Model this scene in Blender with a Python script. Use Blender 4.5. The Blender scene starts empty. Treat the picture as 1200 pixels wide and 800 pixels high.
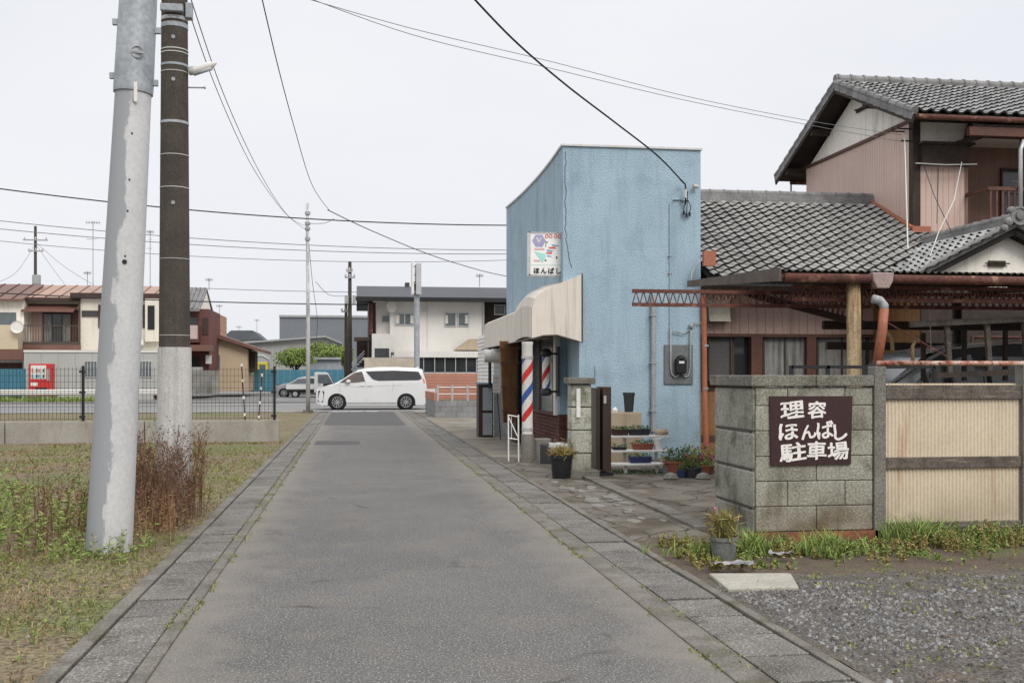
import bpy, bmesh, math, random
from math import sin, cos, pi, radians, sqrt
from mathutils import Vector, Matrix, noise
R = random.Random(7)
scene = bpy.context.scene
col = scene.collection
# ---------------------------------------------------------------- camera geometry
FP, H, TH, HOR = 1250.0, 1.53, radians(8.37), 440.0
def ray(px, py):
    a, b = (px - 600) / FP, (HOR - py) / FP
    return Vector((sin(TH) + a * cos(TH), cos(TH) - a * sin(TH), b))
def at(px, py, Y):            # point of the photo on the upright plane at distance Y
    r = ray(px, py); t = Y / r.y
    return Vector((r.x * t, Y, H + r.z * t))
def atX(px, py, X):
    r = ray(px, py); t = X / r.x
    return Vector((X, r.y * t, H + r.z * t))
def G(px, py):                # point on the ground
    r = ray(px, py); t = -H / r.z
    return Vector((r.x * t, r.y * t, 0))
# ---------------------------------------------------------------- materials
def M(name, c1, c2=None, rough=.85, scale=2.0, fine=60, famt=.2, bump=0, bscale=60, bdist=.01, streak=None, sscale=(6, 6, .35),
      metal=0, island=0, grime=None, spec=.3, trans=0, blotch=None, speck=None, cracks=None):
    m = bpy.data.materials.new(name); m.use_nodes = True
    n, l = m.node_tree.nodes, m.node_tree.links
    b = n['Principled BSDF']
    b.inputs['Roughness'].default_value = rough; b.inputs['Metallic'].default_value = metal
    b.inputs['Specular IOR Level'].default_value = spec
    if trans: b.inputs['Transmission Weight'].default_value = trans
    tc = n.new('ShaderNodeTexCoord').outputs['Object']
    def noi(s, det=4, vec=tc, rg=.6):
        t = n.new('ShaderNodeTexNoise'); t.inputs['Scale'].default_value = s; t.inputs['Detail'].default_value = det
        t.inputs['Roughness'].default_value = rg
        l.new(vec, t.inputs['Vector']); return t.outputs['Fac']
    def ramp(f, a, z):
        t = n.new('ShaderNodeMapRange'); t.inputs['From Min'].default_value = a; t.inputs['From Max'].default_value = z
        l.new(f, t.inputs['Value']); return t.outputs['Result']
    def mix(f, a, c, mode='MIX'):
        t = n.new('ShaderNodeMix'); t.data_type = 'RGBA'; t.blend_type = mode
        for s, v in ((t.inputs[0], f), (t.inputs[6], a), (t.inputs[7], c)):
            if isinstance(v, (int, float)): s.default_value = v
            elif isinstance(v, tuple): s.default_value = (*v, 1)
            else: l.new(v, s)
        return t.outputs[2]
    def math_(op, a, c):
        t = n.new('ShaderNodeMath'); t.operation = op
        for s, v in ((t.inputs[0], a), (t.inputs[1], c)):
            if isinstance(v, (int, float)): s.default_value = v
            else: l.new(v, s)
        return t.outputs[0]
    c2 = c2 or tuple(x * .8 for x in c1)
    c = mix(ramp(noi(scale, 6), .35, .65), tuple(c1), tuple(c2))
    if blotch:
        bc, bs, b0, b1 = blotch
        c = mix(ramp(noi(bs, 5), b0, b1), c, tuple(bc))
    if famt:
        f = ramp(noi(fine, 2), .36, .64)
        g = n.new('ShaderNodeMapRange'); g.inputs['To Min'].default_value = 1 - famt; g.inputs['To Max'].default_value = 1 + famt
        l.new(f, g.inputs['Value'])
        cc = n.new('ShaderNodeCombineColor')
        for i in range(3): l.new(g.outputs['Result'], cc.inputs[i])
        c = mix(1.0, c, cc.outputs['Color'], 'MULTIPLY')
    if speck:
        sc_, ss_, s0, s1 = speck; c = mix(ramp(noi(ss_, 1), s0, s1), c, tuple(sc_))
    if cracks:
        cc_, cs_, cw_, n0, n1 = cracks
        mpp = n.new('ShaderNodeMix'); mpp.data_type = 'VECTOR'; mpp.inputs[0].default_value = .12
        nt = n.new('ShaderNodeTexNoise'); nt.inputs['Scale'].default_value = 5; l.new(tc, nt.inputs['Vector'])
        l.new(tc, mpp.inputs[4]); l.new(nt.outputs['Color'], mpp.inputs[5])
        vo = n.new('ShaderNodeTexVoronoi'); vo.feature = 'DISTANCE_TO_EDGE'; vo.inputs['Scale'].default_value = cs_; l.new(mpp.outputs[1], vo.inputs['Vector'])
        c = mix(math_('MULTIPLY', ramp(vo.outputs['Distance'], cw_, cw_*.3), ramp(noi(.9, 3), n0, n1)), c, tuple(cc_))
    if island:
        gi = n.new('ShaderNodeNewGeometry')
        g = n.new('ShaderNodeMapRange'); g.inputs['To Min'].default_value = 1 - island; g.inputs['To Max'].default_value = 1 + island
        l.new(gi.outputs['Random Per Island'], g.inputs['Value'])
        cc = n.new('ShaderNodeCombineColor')
        for i in range(3): l.new(g.outputs['Result'], cc.inputs[i])
        c = mix(1.0, c, cc.outputs['Color'], 'MULTIPLY')
    if streak:
        sc, a0, a1, amt = streak
        mp = n.new('ShaderNodeMapping'); mp.inputs['Scale'].default_value = sscale; l.new(tc, mp.inputs['Vector'])
        f = ramp(noi(1.0, 5, mp.outputs['Vector'], .65), a0, a1)
        c = mix(math_('MULTIPLY', f, amt), c, tuple(sc))
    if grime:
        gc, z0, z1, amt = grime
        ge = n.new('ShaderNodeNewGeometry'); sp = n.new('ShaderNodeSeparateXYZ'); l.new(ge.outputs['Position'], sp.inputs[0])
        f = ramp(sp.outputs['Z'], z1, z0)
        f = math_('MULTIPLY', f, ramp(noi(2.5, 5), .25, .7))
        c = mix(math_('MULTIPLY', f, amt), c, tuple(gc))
    l.new(c, b.inputs['Base Color'])
    if bump:
        bp = n.new('ShaderNodeBump'); bp.inputs['Strength'].default_value = bump; bp.inputs['Distance'].default_value = bdist
        l.new(noi(bscale, 3), bp.inputs['Height']); l.new(bp.outputs[0], b.inputs['Normal'])
    return m
# ---------------------------------------------------------------- mesh builder
class MB:
    def __init__(s): s.v = []; s.f = []; s.mi = []; s.m = 0
    def add(s, vs, fs):
        o = len(s.v); s.v += [Vector(p) for p in vs]; s.f += [tuple(i + o for i in f) for f in fs]; s.mi += [s.m] * len(fs); return s
    def quad(s, *p): return s.add(p, [tuple(range(len(p)))])
    def box(s, x0, x1, y0, y1, z0, z1):
        return s.add([(x0,y0,z0),(x1,y0,z0),(x1,y1,z0),(x0,y1,z0),(x0,y0,z1),(x1,y0,z1),(x1,y1,z1),(x0,y1,z1)],
                     [(3,2,1,0),(4,5,6,7),(0,1,5,4),(1,2,6,5),(2,3,7,6),(3,0,4,7)])
    def bar(s, p, q, w, h, up=(0, 0, 1)):
        p, q = Vector(p), Vector(q); d = (q - p).normalized(); u = Vector(up)
        if abs(d.dot(u)) > .98: u = Vector((0, 1, 0))
        a = d.cross(u).normalized(); u = a.cross(d).normalized(); a *= w / 2; u = u * h / 2
        return s.add([p-a-u, p+a-u, p+a+u, p-a+u, q-a-u, q+a-u, q+a+u, q-a+u],
                     [(3,2,1,0),(4,5,6,7),(0,1,5,4),(1,2,6,5),(2,3,7,6),(3,0,4,7)])
    def tube(s, pts, r, n=8, cap=True):
        pts = [Vector(p) for p in pts]; k = len(pts); rs = r if isinstance(r, (list, tuple)) else [r] * k
        vs = []; d0 = (pts[1] - pts[0]).normalized()
        a = d0.cross(Vector((0, 0, 1)));
        if a.length < .05: a = Vector((1, 0, 0))
        a.normalize()
        for i, p in enumerate(pts):
            d = (pts[min(i+1, k-1)] - pts[max(i-1, 0)]).normalized()
            a = (a - d * a.dot(d)).normalized(); b = d.cross(a)
            vs += [p + (a * cos(2*pi*j/n) + b * sin(2*pi*j/n)) * rs[i] for j in range(n)]
        fs = [(i*n+j, i*n+(j+1) % n, (i+1)*n+(j+1) % n, (i+1)*n+j) for i in range(k-1) for j in range(n)]
        if cap: fs += [tuple(range(n))[::-1], tuple((k-1)*n+j for j in range(n))]
        return s.add(vs, fs)
    def lathe(s, c, prof, n=20, axis='z'):     # prof: (radius, height)
        c = Vector(c); vs = []
        for r, z in prof:
            for j in range(n):
                x, y = r * cos(2*pi*j/n), r * sin(2*pi*j/n)
                vs.append(c + (Vector((x, y, z)) if axis == 'z' else Vector((x, z, y)) if axis == 'y' else Vector((z, x, y))))
        k = len(prof)
        fs = [(i*n+j, i*n+(j+1) % n, (i+1)*n+(j+1) % n, (i+1)*n+j) for i in range(k-1) for j in range(n)]
        fs += [tuple(range(n))[::-1], tuple((k-1)*n+j for j in range(n))]
        return s.add(vs, fs)
    def prism(s, poly, d):                    # polygon extruded by vector d
        d = Vector(d); poly = [Vector(p) for p in poly]; n = len(poly)
        return s.add(poly + [p + d for p in poly], [tuple(range(n))[::-1], tuple(range(n, 2*n))] + [(i, (i+1) % n, n+(i+1) % n, n+i) for i in range(n)])
    def grid(s, fn, nu, nv):
        vs = [fn(i / nu, j / nv) for j in range(nv+1) for i in range(nu+1)]
        return s.add(vs, [(j*(nu+1)+i, j*(nu+1)+i+1, (j+1)*(nu+1)+i+1, (j+1)*(nu+1)+i) for j in range(nv) for i in range(nu)])
    def build(s, name, mats, parent=None, smooth=False, bevel=0, fix=True, origin=None):
        me = bpy.data.meshes.new(name)
        if parent:
            r = parent
            while r.parent: r = r.parent
            o = r.location.copy()
        elif origin is not None: o = Vector(origin)
        else:
            xs = [v.x for v in s.v]; ys = [v.y for v in s.v]; zs = [v.z for v in s.v]
            o = Vector(((min(xs)+max(xs))/2, (min(ys)+max(ys))/2, min(zs)))
        me.from_pydata([v - o for v in s.v], [], s.f)
        for m in (mats if isinstance(mats, (list, tuple)) else [mats]): me.materials.append(m)
        if max(s.mi or [0]) > 0: me.polygons.foreach_set('material_index', s.mi)
        if smooth: me.polygons.foreach_set('use_smooth', [True] * len(me.polygons))
        me.update()
        if fix and len(s.f) < 60000:
            bm = bmesh.new(); bm.from_mesh(me); bmesh.ops.recalc_face_normals(bm, faces=bm.faces); bm.to_mesh(me); bm.free()
        if smooth == 'auto':
            me.set_sharp_from_angle(angle=radians(40))
        ob = bpy.data.objects.new(name, me); col.objects.link(ob)
        if parent: ob.parent = parent
        else: ob.location = o
        if bevel:
            b = ob.modifiers.new('bevel', 'BEVEL'); b.width = bevel; b.segments = 2; b.limit_method = 'ANGLE'
        return ob
def tag(o, label, cat, group=None):
    o['label'] = label; o['category'] = cat
    if group: o['group'] = group
    return o
def thing(name, label, cat, loc=(0, 0, 0), group=None):
    o = bpy.data.objects.new(name, None); col.objects.link(o); o.location = loc; o.empty_display_size = .2
    return tag(o, label, cat, group)
def kind(o, k='structure'): o['kind'] = k; return o
def dup(root, loc, rz=0, label=None):
    def rec(o, par):
        c = o.copy(); col.objects.link(c)
        if par: c.parent = par
        for ch in list(o.children): rec(ch, c)
        return c
    r = rec(root, None); r.location = loc; r.rotation_euler.z = rz
    if label: r['label'] = label
    return r
def text_mesh(mb, s, size, mapf, offset=0, extrude=.002):
    cu = bpy.data.curves.new('lettering', 'FONT'); cu.body = s; cu.size = size; cu.offset = offset; cu.extrude = extrude
    cu.resolution_u = 3
    t = bpy.data.objects.new('lettering', cu); col.objects.link(t)
    dg = bpy.context.evaluated_depsgraph_get(); me = bpy.data.meshes.new_from_object(t.evaluated_get(dg))
    mb.add([mapf(v.co) for v in me.vertices], [tuple(p.vertices) for p in me.polygons])
    bpy.data.objects.remove(t); bpy.data.curves.remove(cu); bpy.data.meshes.remove(me)
def sag(p, q, s, n=24):
    p, q = Vector(p), Vector(q)
    return [p.lerp(q, i/n) - Vector((0, 0, s * 4 * (i/n) * (1 - i/n))) for i in range(n+1)]
# ---------------------------------------------------------------- material library
m_asph = M('worn_asphalt', (.112,.107,.102), (.088,.084,.080), scale=.6, fine=60, famt=.3, bump=.25, bscale=90, bdist=.006, blotch=((.128,.115,.098), 1.3, .5, .72), streak=((.15,.138,.12), .52, .7, .3), sscale=(3.5, .12, 1), speck=((.33,.32,.30), 80, .60, .68),
           cracks=((.055,.05,.045), .55, .012, .56, .66))
def sandy_edges(m, xa, xb, wd, colr):
    n, l = m.node_tree.nodes, m.node_tree.links; b = n['Principled BSDF']; src = b.inputs['Base Color'].links[0].from_socket
    ge = n.new('ShaderNodeNewGeometry'); sp = n.new('ShaderNodeSeparateXYZ'); l.new(ge.outputs['Position'], sp.inputs[0])
    def mt(op, a, c):
        t = n.new('ShaderNodeMath'); t.operation = op
        for s, v in ((t.inputs[0], a), (t.inputs[1], c)):
            if isinstance(v, (int, float)): s.default_value = v
            else: l.new(v, s)
        return t.outputs[0]
    d = mt('ABSOLUTE', mt('SUBTRACT', sp.outputs['X'], (xa+xb)/2), 0)
    nz = n.new('ShaderNodeTexNoise'); nz.inputs['Scale'].default_value = 2.2; nz.inputs['Detail'].default_value = 7; nz.inputs['Roughness'].default_value = .7; l.new(ge.outputs['Position'], nz.inputs['Vector'])
    d = mt('ADD', d, mt('MULTIPLY', mt('SUBTRACT', nz.outputs['Fac'], .5), 1.3))
    r = n.new('ShaderNodeMapRange'); r.inputs['From Min'].default_value = (xb-xa)/2-wd; r.inputs['From Max'].default_value = (xb-xa)/2+.05; r.inputs['To Max'].default_value = .7; l.new(d, r.inputs['Value'])
    x = n.new('ShaderNodeMix'); x.data_type = 'RGBA'; l.new(r.outputs['Result'], x.inputs[0]); l.new(src, x.inputs[6]); x.inputs[7].default_value = (*colr, 1); l.new(x.outputs[2], b.inputs['Base Color'])
sandy_edges(m_asph, -1.03, 1.88, .45, (.205,.182,.15))
m_asph_new = M('dark_asphalt', (.083,.081,.080), (.070,.068,.067), fine=150, famt=.2, bump=.3, bscale=150)
m_street = M('street_asphalt', (.21,.205,.2), (.18,.176,.17), scale=.3, fine=60, famt=.15)
m_conc = M('gutter_concrete', (.160,.149,.133), (.115,.107,.095), scale=3, fine=75, famt=.4, bump=.6, bscale=90, island=.13, blotch=((.085,.075,.058), 3, .55, .75), speck=((.30,.29,.27), 75, .62, .7))
m_kerb = M('kerb_concrete', (.18,.165,.14), (.115,.105,.09), scale=4, fine=80, famt=.3, bump=.5, bscale=90, blotch=((.08,.07,.045), 3, .5, .7))
m_dark = M('dark_joint', (.03,.028,.022), rough=1)
m_soil = M('soil', (.115,.085,.062), (.08,.06,.045), scale=3, fine=70, famt=.4, bump=1, bscale=40, bdist=.02, blotch=((.10,.10,.045), 1.2, .5, .62))
m_field = M('field_earth', (.185,.155,.088), (.16,.118,.075), scale=1.3, fine=30, famt=.5, bump=1, bscale=40, bdist=.03, blotch=((.12,.135,.045), .45, .5, .62))
m_gravelbed = M('gravel_bed', (.12,.105,.088), (.075,.064,.052), scale=6, fine=50, famt=.5, bump=1, bscale=45, bdist=.02, blotch=((.12,.09,.06), 1.5, .55, .7))
m_stone = M('gravel_stones', (.19,.185,.182), (.125,.12,.115), scale=3, fine=80, famt=.2, island=.65)
m_drive = M('driveway_concrete', (.175,.155,.128), (.115,.098,.077), scale=1.6, fine=80, famt=.35, bump=.8, bscale=50, bdist=.015, blotch=((.08,.065,.046), 1.5, .47, .62), cracks=((.035,.03,.022), 1.9, .03, .38, .5))
m_pale = M('pale_broken_concrete', (.22,.21,.185), (.16,.15,.13), scale=4, fine=70, famt=.2, bump=.6, bscale=50, island=.12)
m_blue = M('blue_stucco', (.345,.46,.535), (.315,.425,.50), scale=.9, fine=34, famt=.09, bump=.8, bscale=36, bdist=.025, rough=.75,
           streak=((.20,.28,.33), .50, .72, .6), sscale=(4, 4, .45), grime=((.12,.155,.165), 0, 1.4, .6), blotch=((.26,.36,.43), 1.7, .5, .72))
m_blueshade = M('blue_stucco_shaded', (.19,.29,.39), (.165,.26,.35), bump=.4, bscale=30)  # darker copy of the blue stucco, recess shade put into its colour
m_coping = M('pale_metal_coping', (.62,.62,.6), rough=.5)
m_awn = M('cream_awning_cloth', (.66,.605,.53), (.61,.56,.49), scale=1.5, fine=90, famt=.05, streak=((.30,.27,.23), .5, .72, .75), sscale=(9, 9, .45), bump=.1, bscale=9)
m_black = M('black_plastic', (.018,.018,.02), rough=.5, famt=.1)
m_blackm = M('black_painted_metal', (.02,.02,.022), rough=.45)
m_white = M('white_paint', (.72,.71,.68), (.62,.60,.56), rough=.6, scale=3, fine=30, famt=.06, streak=((.35,.3,.24), .6, .8, .5))
m_whiteg = M('aged_white_wall', (.66,.64,.60), (.6,.58,.54), scale=.8, fine=20, famt=.04, streak=((.4,.37,.33), .55, .8, .4))
m_pipeg = M('grey_pipe', (.33,.34,.34), (.27,.28,.28), rough=.5, fine=30)
m_pipeo = M('terracotta_pipe', (.36,.135,.075), (.30,.11,.065), rough=.5, fine=20, famt=.12, streak=((.4,.3,.25), .6, .8, .4))
m_rust = M('rusty_red_steel', (.135,.05,.038), (.09,.038,.03), rough=.8, scale=5, fine=50, famt=.35, blotch=((.30,.17,.11), 7, .55, .7))
m_rustp = M('flaking_rusty_pipe', (.30,.085,.045), (.5,.40,.32), rough=.8, scale=9, fine=60, famt=.3, blotch=((.16,.05,.03), 14, .5, .62))
m_wood = M('weathered_wood', (.13,.11,.095), (.08,.065,.055), scale=4, fine=60, famt=.3, bump=.5, bscale=50, streak=((.25,.21,.17), .55, .7, .5), sscale=(.8, 30, 30))
m_darkwood = M('dark_timber', (.055,.04,.032), (.035,.026,.022), scale=4, fine=60, famt=.3)
m_log = M('pale_peeled_log', (.42,.33,.19), (.30,.21,.12), scale=5, fine=60, famt=.25, sscale=(22, 22, 1.4), streak=((.16,.075,.04), .5, .66, .8), bump=.5, bscale=30)
m_tile = M('grey_roof_tile', (.31,.30,.28), (.23,.22,.205), rough=.85, scale=1.2, fine=60, famt=.2, island=.17, blotch=((.12,.09,.06), 2.5, .6, .75), spec=.4)
m_tilelt = M('silver_roof_tile', (.32,.32,.31), (.24,.24,.235), rough=.75, scale=2, fine=60, famt=.15, island=.22, spec=.25)
m_tiledk = M('underlay_and_lip_shade', (.03,.028,.026), rough=1)  # roof underlay; also the painted-in shade on tile lips
m_ridge = M('ridge_tile', (.22,.215,.21), (.14,.135,.13), rough=.6, scale=3, fine=40, famt=.25, island=.15)
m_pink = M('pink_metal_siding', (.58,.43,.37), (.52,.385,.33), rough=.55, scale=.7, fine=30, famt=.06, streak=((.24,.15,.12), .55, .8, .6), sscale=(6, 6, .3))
m_pinkd = M('pink_siding_shaded', (.42,.30,.255), (.34,.24,.205), rough=.65, scale=.7, fine=30, famt=.1, streak=((.15,.1,.08), .5, .75, .6), sscale=(6, 6, .3))  # darker copy of the pink siding, shade put into its colour
m_plaster = M('white_plaster', (.84,.80,.73), (.79,.745,.66), scale=1.2, fine=20, famt=.05, streak=((.36,.28,.2), .52, .72, .6), sscale=(5, 5, .6), bump=.2, bscale=20)
m_brown = M('brown_metal', (.055,.032,.026), (.045,.027,.022), rough=.5, fine=40, famt=.12)
m_brownw = M('red_brown_timber', (.115,.05,.035), (.08,.037,.027), rough=.6, scale=3, fine=40, famt=.2)
m_ochre = M('ochre_plywood', (.27,.14,.06), (.2,.10,.042), rough=.7, scale=3, streak=((.1,.05,.03), .5, .7, .5), sscale=(12, 12, .7))
m_glass = M('dark_window_glass', (.025,.028,.03), (.04,.042,.043), rough=.08, famt=0, spec=.6)
m_glassm = M('grey_window_glass', (.12,.14,.145), (.09,.105,.11), rough=.12, famt=0, spec=.6)
m_curtain = M('lace_curtain', (.30,.30,.28), (.2,.2,.19), rough=.9, sscale=(16, 16, .8), streak=((.08,.08,.075), .45, .65, .8))
m_mesh = M('grey_insect_screen', (.10,.10,.10), (.085,.085,.083), rough=.9)
m_alu = M('aluminium', (.5,.5,.5), (.42,.42,.42), rough=.4, metal=.4)
m_bronze = M('bronze_aluminium', (.09,.075,.06), rough=.4, metal=.3)
m_galv = M('galvanised_steel', (.38,.40,.42), (.27,.29,.31), rough=.5, metal=.25, scale=3, fine=26, famt=.12, blotch=((.22,.19,.15), 2.5, .68, .8))
m_polex = M('pale_grey_painted_steel', (.56,.56,.55), (.50,.50,.50), rough=.55, scale=2, fine=30, famt=.06, streak=((.26,.275,.285), .505, .56, .85), sscale=(3.2, 3.2, .55))
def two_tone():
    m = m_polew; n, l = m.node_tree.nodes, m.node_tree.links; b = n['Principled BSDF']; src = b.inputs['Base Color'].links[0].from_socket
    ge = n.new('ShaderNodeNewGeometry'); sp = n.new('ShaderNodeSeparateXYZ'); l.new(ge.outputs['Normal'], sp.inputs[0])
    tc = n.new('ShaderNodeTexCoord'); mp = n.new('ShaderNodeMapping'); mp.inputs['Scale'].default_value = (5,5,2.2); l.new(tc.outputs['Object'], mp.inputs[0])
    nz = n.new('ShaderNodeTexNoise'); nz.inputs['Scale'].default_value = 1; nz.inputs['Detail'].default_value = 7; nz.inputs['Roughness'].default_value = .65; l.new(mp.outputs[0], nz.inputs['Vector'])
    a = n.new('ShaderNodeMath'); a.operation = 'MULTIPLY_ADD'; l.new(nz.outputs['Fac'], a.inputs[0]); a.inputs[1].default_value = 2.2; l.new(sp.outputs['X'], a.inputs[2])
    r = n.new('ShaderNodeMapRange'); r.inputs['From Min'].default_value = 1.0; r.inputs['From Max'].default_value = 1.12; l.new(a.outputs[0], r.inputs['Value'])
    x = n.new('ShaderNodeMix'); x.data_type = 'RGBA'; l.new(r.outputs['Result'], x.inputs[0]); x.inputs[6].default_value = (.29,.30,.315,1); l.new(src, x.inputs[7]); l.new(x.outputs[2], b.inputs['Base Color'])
m_polew = M('two_tone_pole_paint', (.52,.52,.515), (.46,.46,.46), rough=.55, scale=2, fine=30, famt=.06); two_tone()  # left-facing side turns greyer along a noisy edge
m_poled = M('dark_weathered_concrete', (.08,.069,.057), (.058,.049,.04), rough=.95, scale=4, fine=70, famt=.25, bump=.4, bscale=70, streak=((.05,.042,.035), .5, .7, .5), sscale=(14, 14, .7))
m_polel = M('pale_concrete', (.52,.51,.485), (.45,.44,.42), rough=.9, scale=3, fine=50, famt=.12, streak=((.25,.24,.22), .5, .7, .6), sscale=(14, 14, .5), grime=((.10,.085,.065), .15, .95, .8))
m_block = M('wall_block', (.335,.325,.27), (.235,.228,.185), rough=.95, scale=2.2, fine=50, famt=.3, bump=1, bscale=80, bdist=.008, island=.14,
            blotch=((.115,.108,.078), 2.6, .5, .68), streak=((.10,.098,.075), .5, .7, .5), sscale=(7, 7, .6), grime=((.16,.095,.045), 0, .55, .7))
m_pillar = M('pale_mossy_pillar_stone', (.42,.42,.355), (.31,.315,.26), rough=.95, scale=3, fine=40, famt=.22, bump=.8, bscale=40, bdist=.012, island=.12, blotch=((.14,.145,.10), 4, .5, .66), grime=((.12,.10,.07), 0, .7, .7))
m_oya = M('mossy_stone_block', (.31,.31,.26), (.215,.215,.175), rough=.95, scale=2.6, fine=40, famt=.25, bump=.8, bscale=50, bdist=.01, island=.12,
          blotch=((.095,.095,.07), 3.2, .5, .68), grime=((.10,.085,.06), 0, .7, .7))
m_cap = M('coping_stone', (.20,.19,.16), (.12,.115,.095), rough=.95, scale=5, fine=60, famt=.35, bump=1, bscale=60, bdist=.01)
m_fwall = M('fence_base_concrete', (.34,.32,.28), (.27,.25,.215), rough=.95, scale=1.2, fine=50, famt=.12, streak=((.15,.125,.09), .5, .72, .6), sscale=(3, 3, .7))
m_signbr = M('dark_brown_board', (.042,.018,.018), (.036,.016,.016), rough=.55, fine=30, famt=.1)
m_letter = M('off_white_lettering', (.78,.75,.70), (.70,.67,.62), rough=.7, scale=30, fine=60, famt=.06)
m_cream = M('cream_corrugated_sheet', (.62,.53,.40), (.55,.465,.345), rough=.6, scale=1.5, fine=30, famt=.06, streak=((.36,.17,.07), .60, .74, .7), sscale=(7, 7, .7), grime=((.3,.25,.17), .2, .5, .5))
m_gatewood = M('stained_gate_timber', (.14,.12,.10), (.075,.062,.052), rough=.95, scale=5, fine=60, famt=.3, streak=((.32,.27,.2), .56, .7, .6), sscale=(3, 30, 30))
m_gpost = M('concrete_post', (.20,.19,.165), (.14,.13,.115), rough=.95, scale=3, fine=70, famt=.3, bump=.5, bscale=60, blotch=((.22,.2,.13), 4, .55, .7))
m_brick = M('dark_red_brick', (.10,.04,.03), (.075,.03,.025), rough=.8, island=.3)
m_mortar = M('mortar', (.2,.19,.175), rough=1)
m_red = M('red_paint', (.50,.035,.03), (.45,.03,.03), rough=.4)
m_bluep = M('blue_paint', (.04,.10,.32), rough=.4)
m_clay = M('terracotta_pot', (.28,.095,.055), (.22,.08,.05), rough=.8, scale=6)
m_potd = M('dark_pot', (.035,.035,.04), rough=.6)
m_potg = M('grey_pot', (.17,.18,.17), (.12,.125,.115), rough=.8, scale=8)
m_bluetray = M('navy_planter', (.03,.045,.12), rough=.5)
m_beige = M('beige_box', (.42,.35,.25), (.36,.29,.2), streak=((.2,.14,.08), .5, .7, .5))
def leafm(name, c1, c2, isl=.4):
    return M(name, c1, c2, rough=.7, scale=2.5, fine=20, famt=.1, island=isl, spec=.2)
m_grass = leafm('grass_blades', (.17,.20,.055), (.22,.205,.075))
m_grassd = leafm('dry_grass_blades', (.29,.23,.11), (.20,.135,.065))
m_green = leafm('fresh_green_leaves', (.17,.245,.06), (.23,.29,.085))
m_dgreen = leafm('dark_green_leaves', (.05,.105,.03), (.075,.13,.035))
m_rustw = leafm('rust_brown_seed_heads', (.10,.055,.032), (.17,.09,.05), .5)
m_straw = leafm('dry_stems', (.16,.085,.05), (.11,.055,.035), .4)
m_flower = leafm('magenta_petals', (.45,.06,.22), (.5,.09,.3))
m_carw = M('white_car_paint', (.62,.62,.615), (.60,.60,.595), rough=.22, famt=0, spec=.5)
m_cars = M('silver_car_paint', (.34,.35,.36), rough=.3, famt=0, metal=.3, spec=.5)
m_signw = M('clean_sign_white', (.82,.81,.78), (.78,.77,.74), rough=.4, scale=4, famt=.02)
m_cardk = M('dark_grey_car_paint', (.07,.073,.078), rough=.25, famt=0, spec=.5)
m_tyre = M('tyre_rubber', (.02,.02,.02), rough=.9)
m_rim = M('alloy_rim', (.45,.45,.46), rough=.35, metal=.6)
m_lamp = M('clear_lamp_lens', (.6,.62,.64), rough=.1, famt=0)
m_cable = M('black_cable', (.03,.03,.033), rough=.7, famt=0)
m_wire = M('grey_wire', (.16,.16,.17), rough=.7, famt=0)
m_wirel = M('pale_wire', (.55,.55,.52), rough=.7, famt=0)
m_porc = M('porcelain', (.5,.46,.42), rough=.4)
# ================================================================ GROUND
YE = 46.0
g = MB(); g.quad((-500,-300,-.06),(500,-300,-.06),(500,900,-.06),(-500,900,-.06)); kind(g.build('ground', m_street))
g = MB()
g.grid(lambda u, v: (-60 + u*58.42, -6 + v*51.5, .0 + (.025*noise.noise(Vector((u*70, v*60, 0))) if u < .99 else 0)), 160, 150)
kind(g.build('earth', m_field, smooth=True))
g = MB(); g.grid(lambda u, v: (2.47 + u*40, -6 + v*52, -.015 + .012*noise.noise(Vector((u*50, v*50, 3)))), 120, 140)
kind(g.build('soil', m_soil, smooth=True))
g = MB(); g.quad((-1.03,-6,0),(1.88,-6,0),(1.88,YE,0),(-1.03,YE,0)); kind(g.build('road', m_asph))
g = MB(); g.quad((-.98,33.5,.004),(1.55,33.2,.004),(1.6,YE-.6,.004),(-.98,YE-.6,.004))
g.quad((-.9,24.0,.004),(.1,23.9,.004),(.1,25.3,.004),(-.9,25.4,.004)); kind(g.build('road_patch', m_asph_new))
g = MB(); g.quad((-90,YE,0),(90,YE,0),(90,60,0),(-90,60,0)); kind(g.build('street', m_street))
m_line = M('worn_road_paint', (.62,.62,.6), (.5,.5,.48), rough=.8, fine=30, famt=.15, blotch=((.25,.25,.24), 3, .6, .75))
g = MB()
for x0, x1 in ((-.95,-.3),(-.22,.35),(.45,1.0)): g.box(x0, x1, YE-.1, YE+.25, -.01, .004)
g.box(2.5, 8, YE+.3, YE+.45, -.01, .004); g.box(-60, -2.5, YE+.5, YE+.65, -.01, .004); g.box(-60, 60, 59.3, 59.45, -.01, .004)
kind(g.build('road_marking', m_line))
g = MB(); g.quad((-90,60,.03),(90,60,.03),(90,120,.03),(-90,120,.03)); g.box(-90,90,59.85,60,-.02,.12); kind(g.build('pavement', m_street))
g = MB(); g.grid(lambda u, v: (-26 + u*12.5, 60.05 + v*2.4, .13 + .04*noise.noise(Vector((u*40, v*9, 0)))), 60, 10); kind(g.build('verge', M('verge_grass', (.16,.17,.06), (.2,.15,.08), scale=2, fine=9, famt=.3)))
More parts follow.
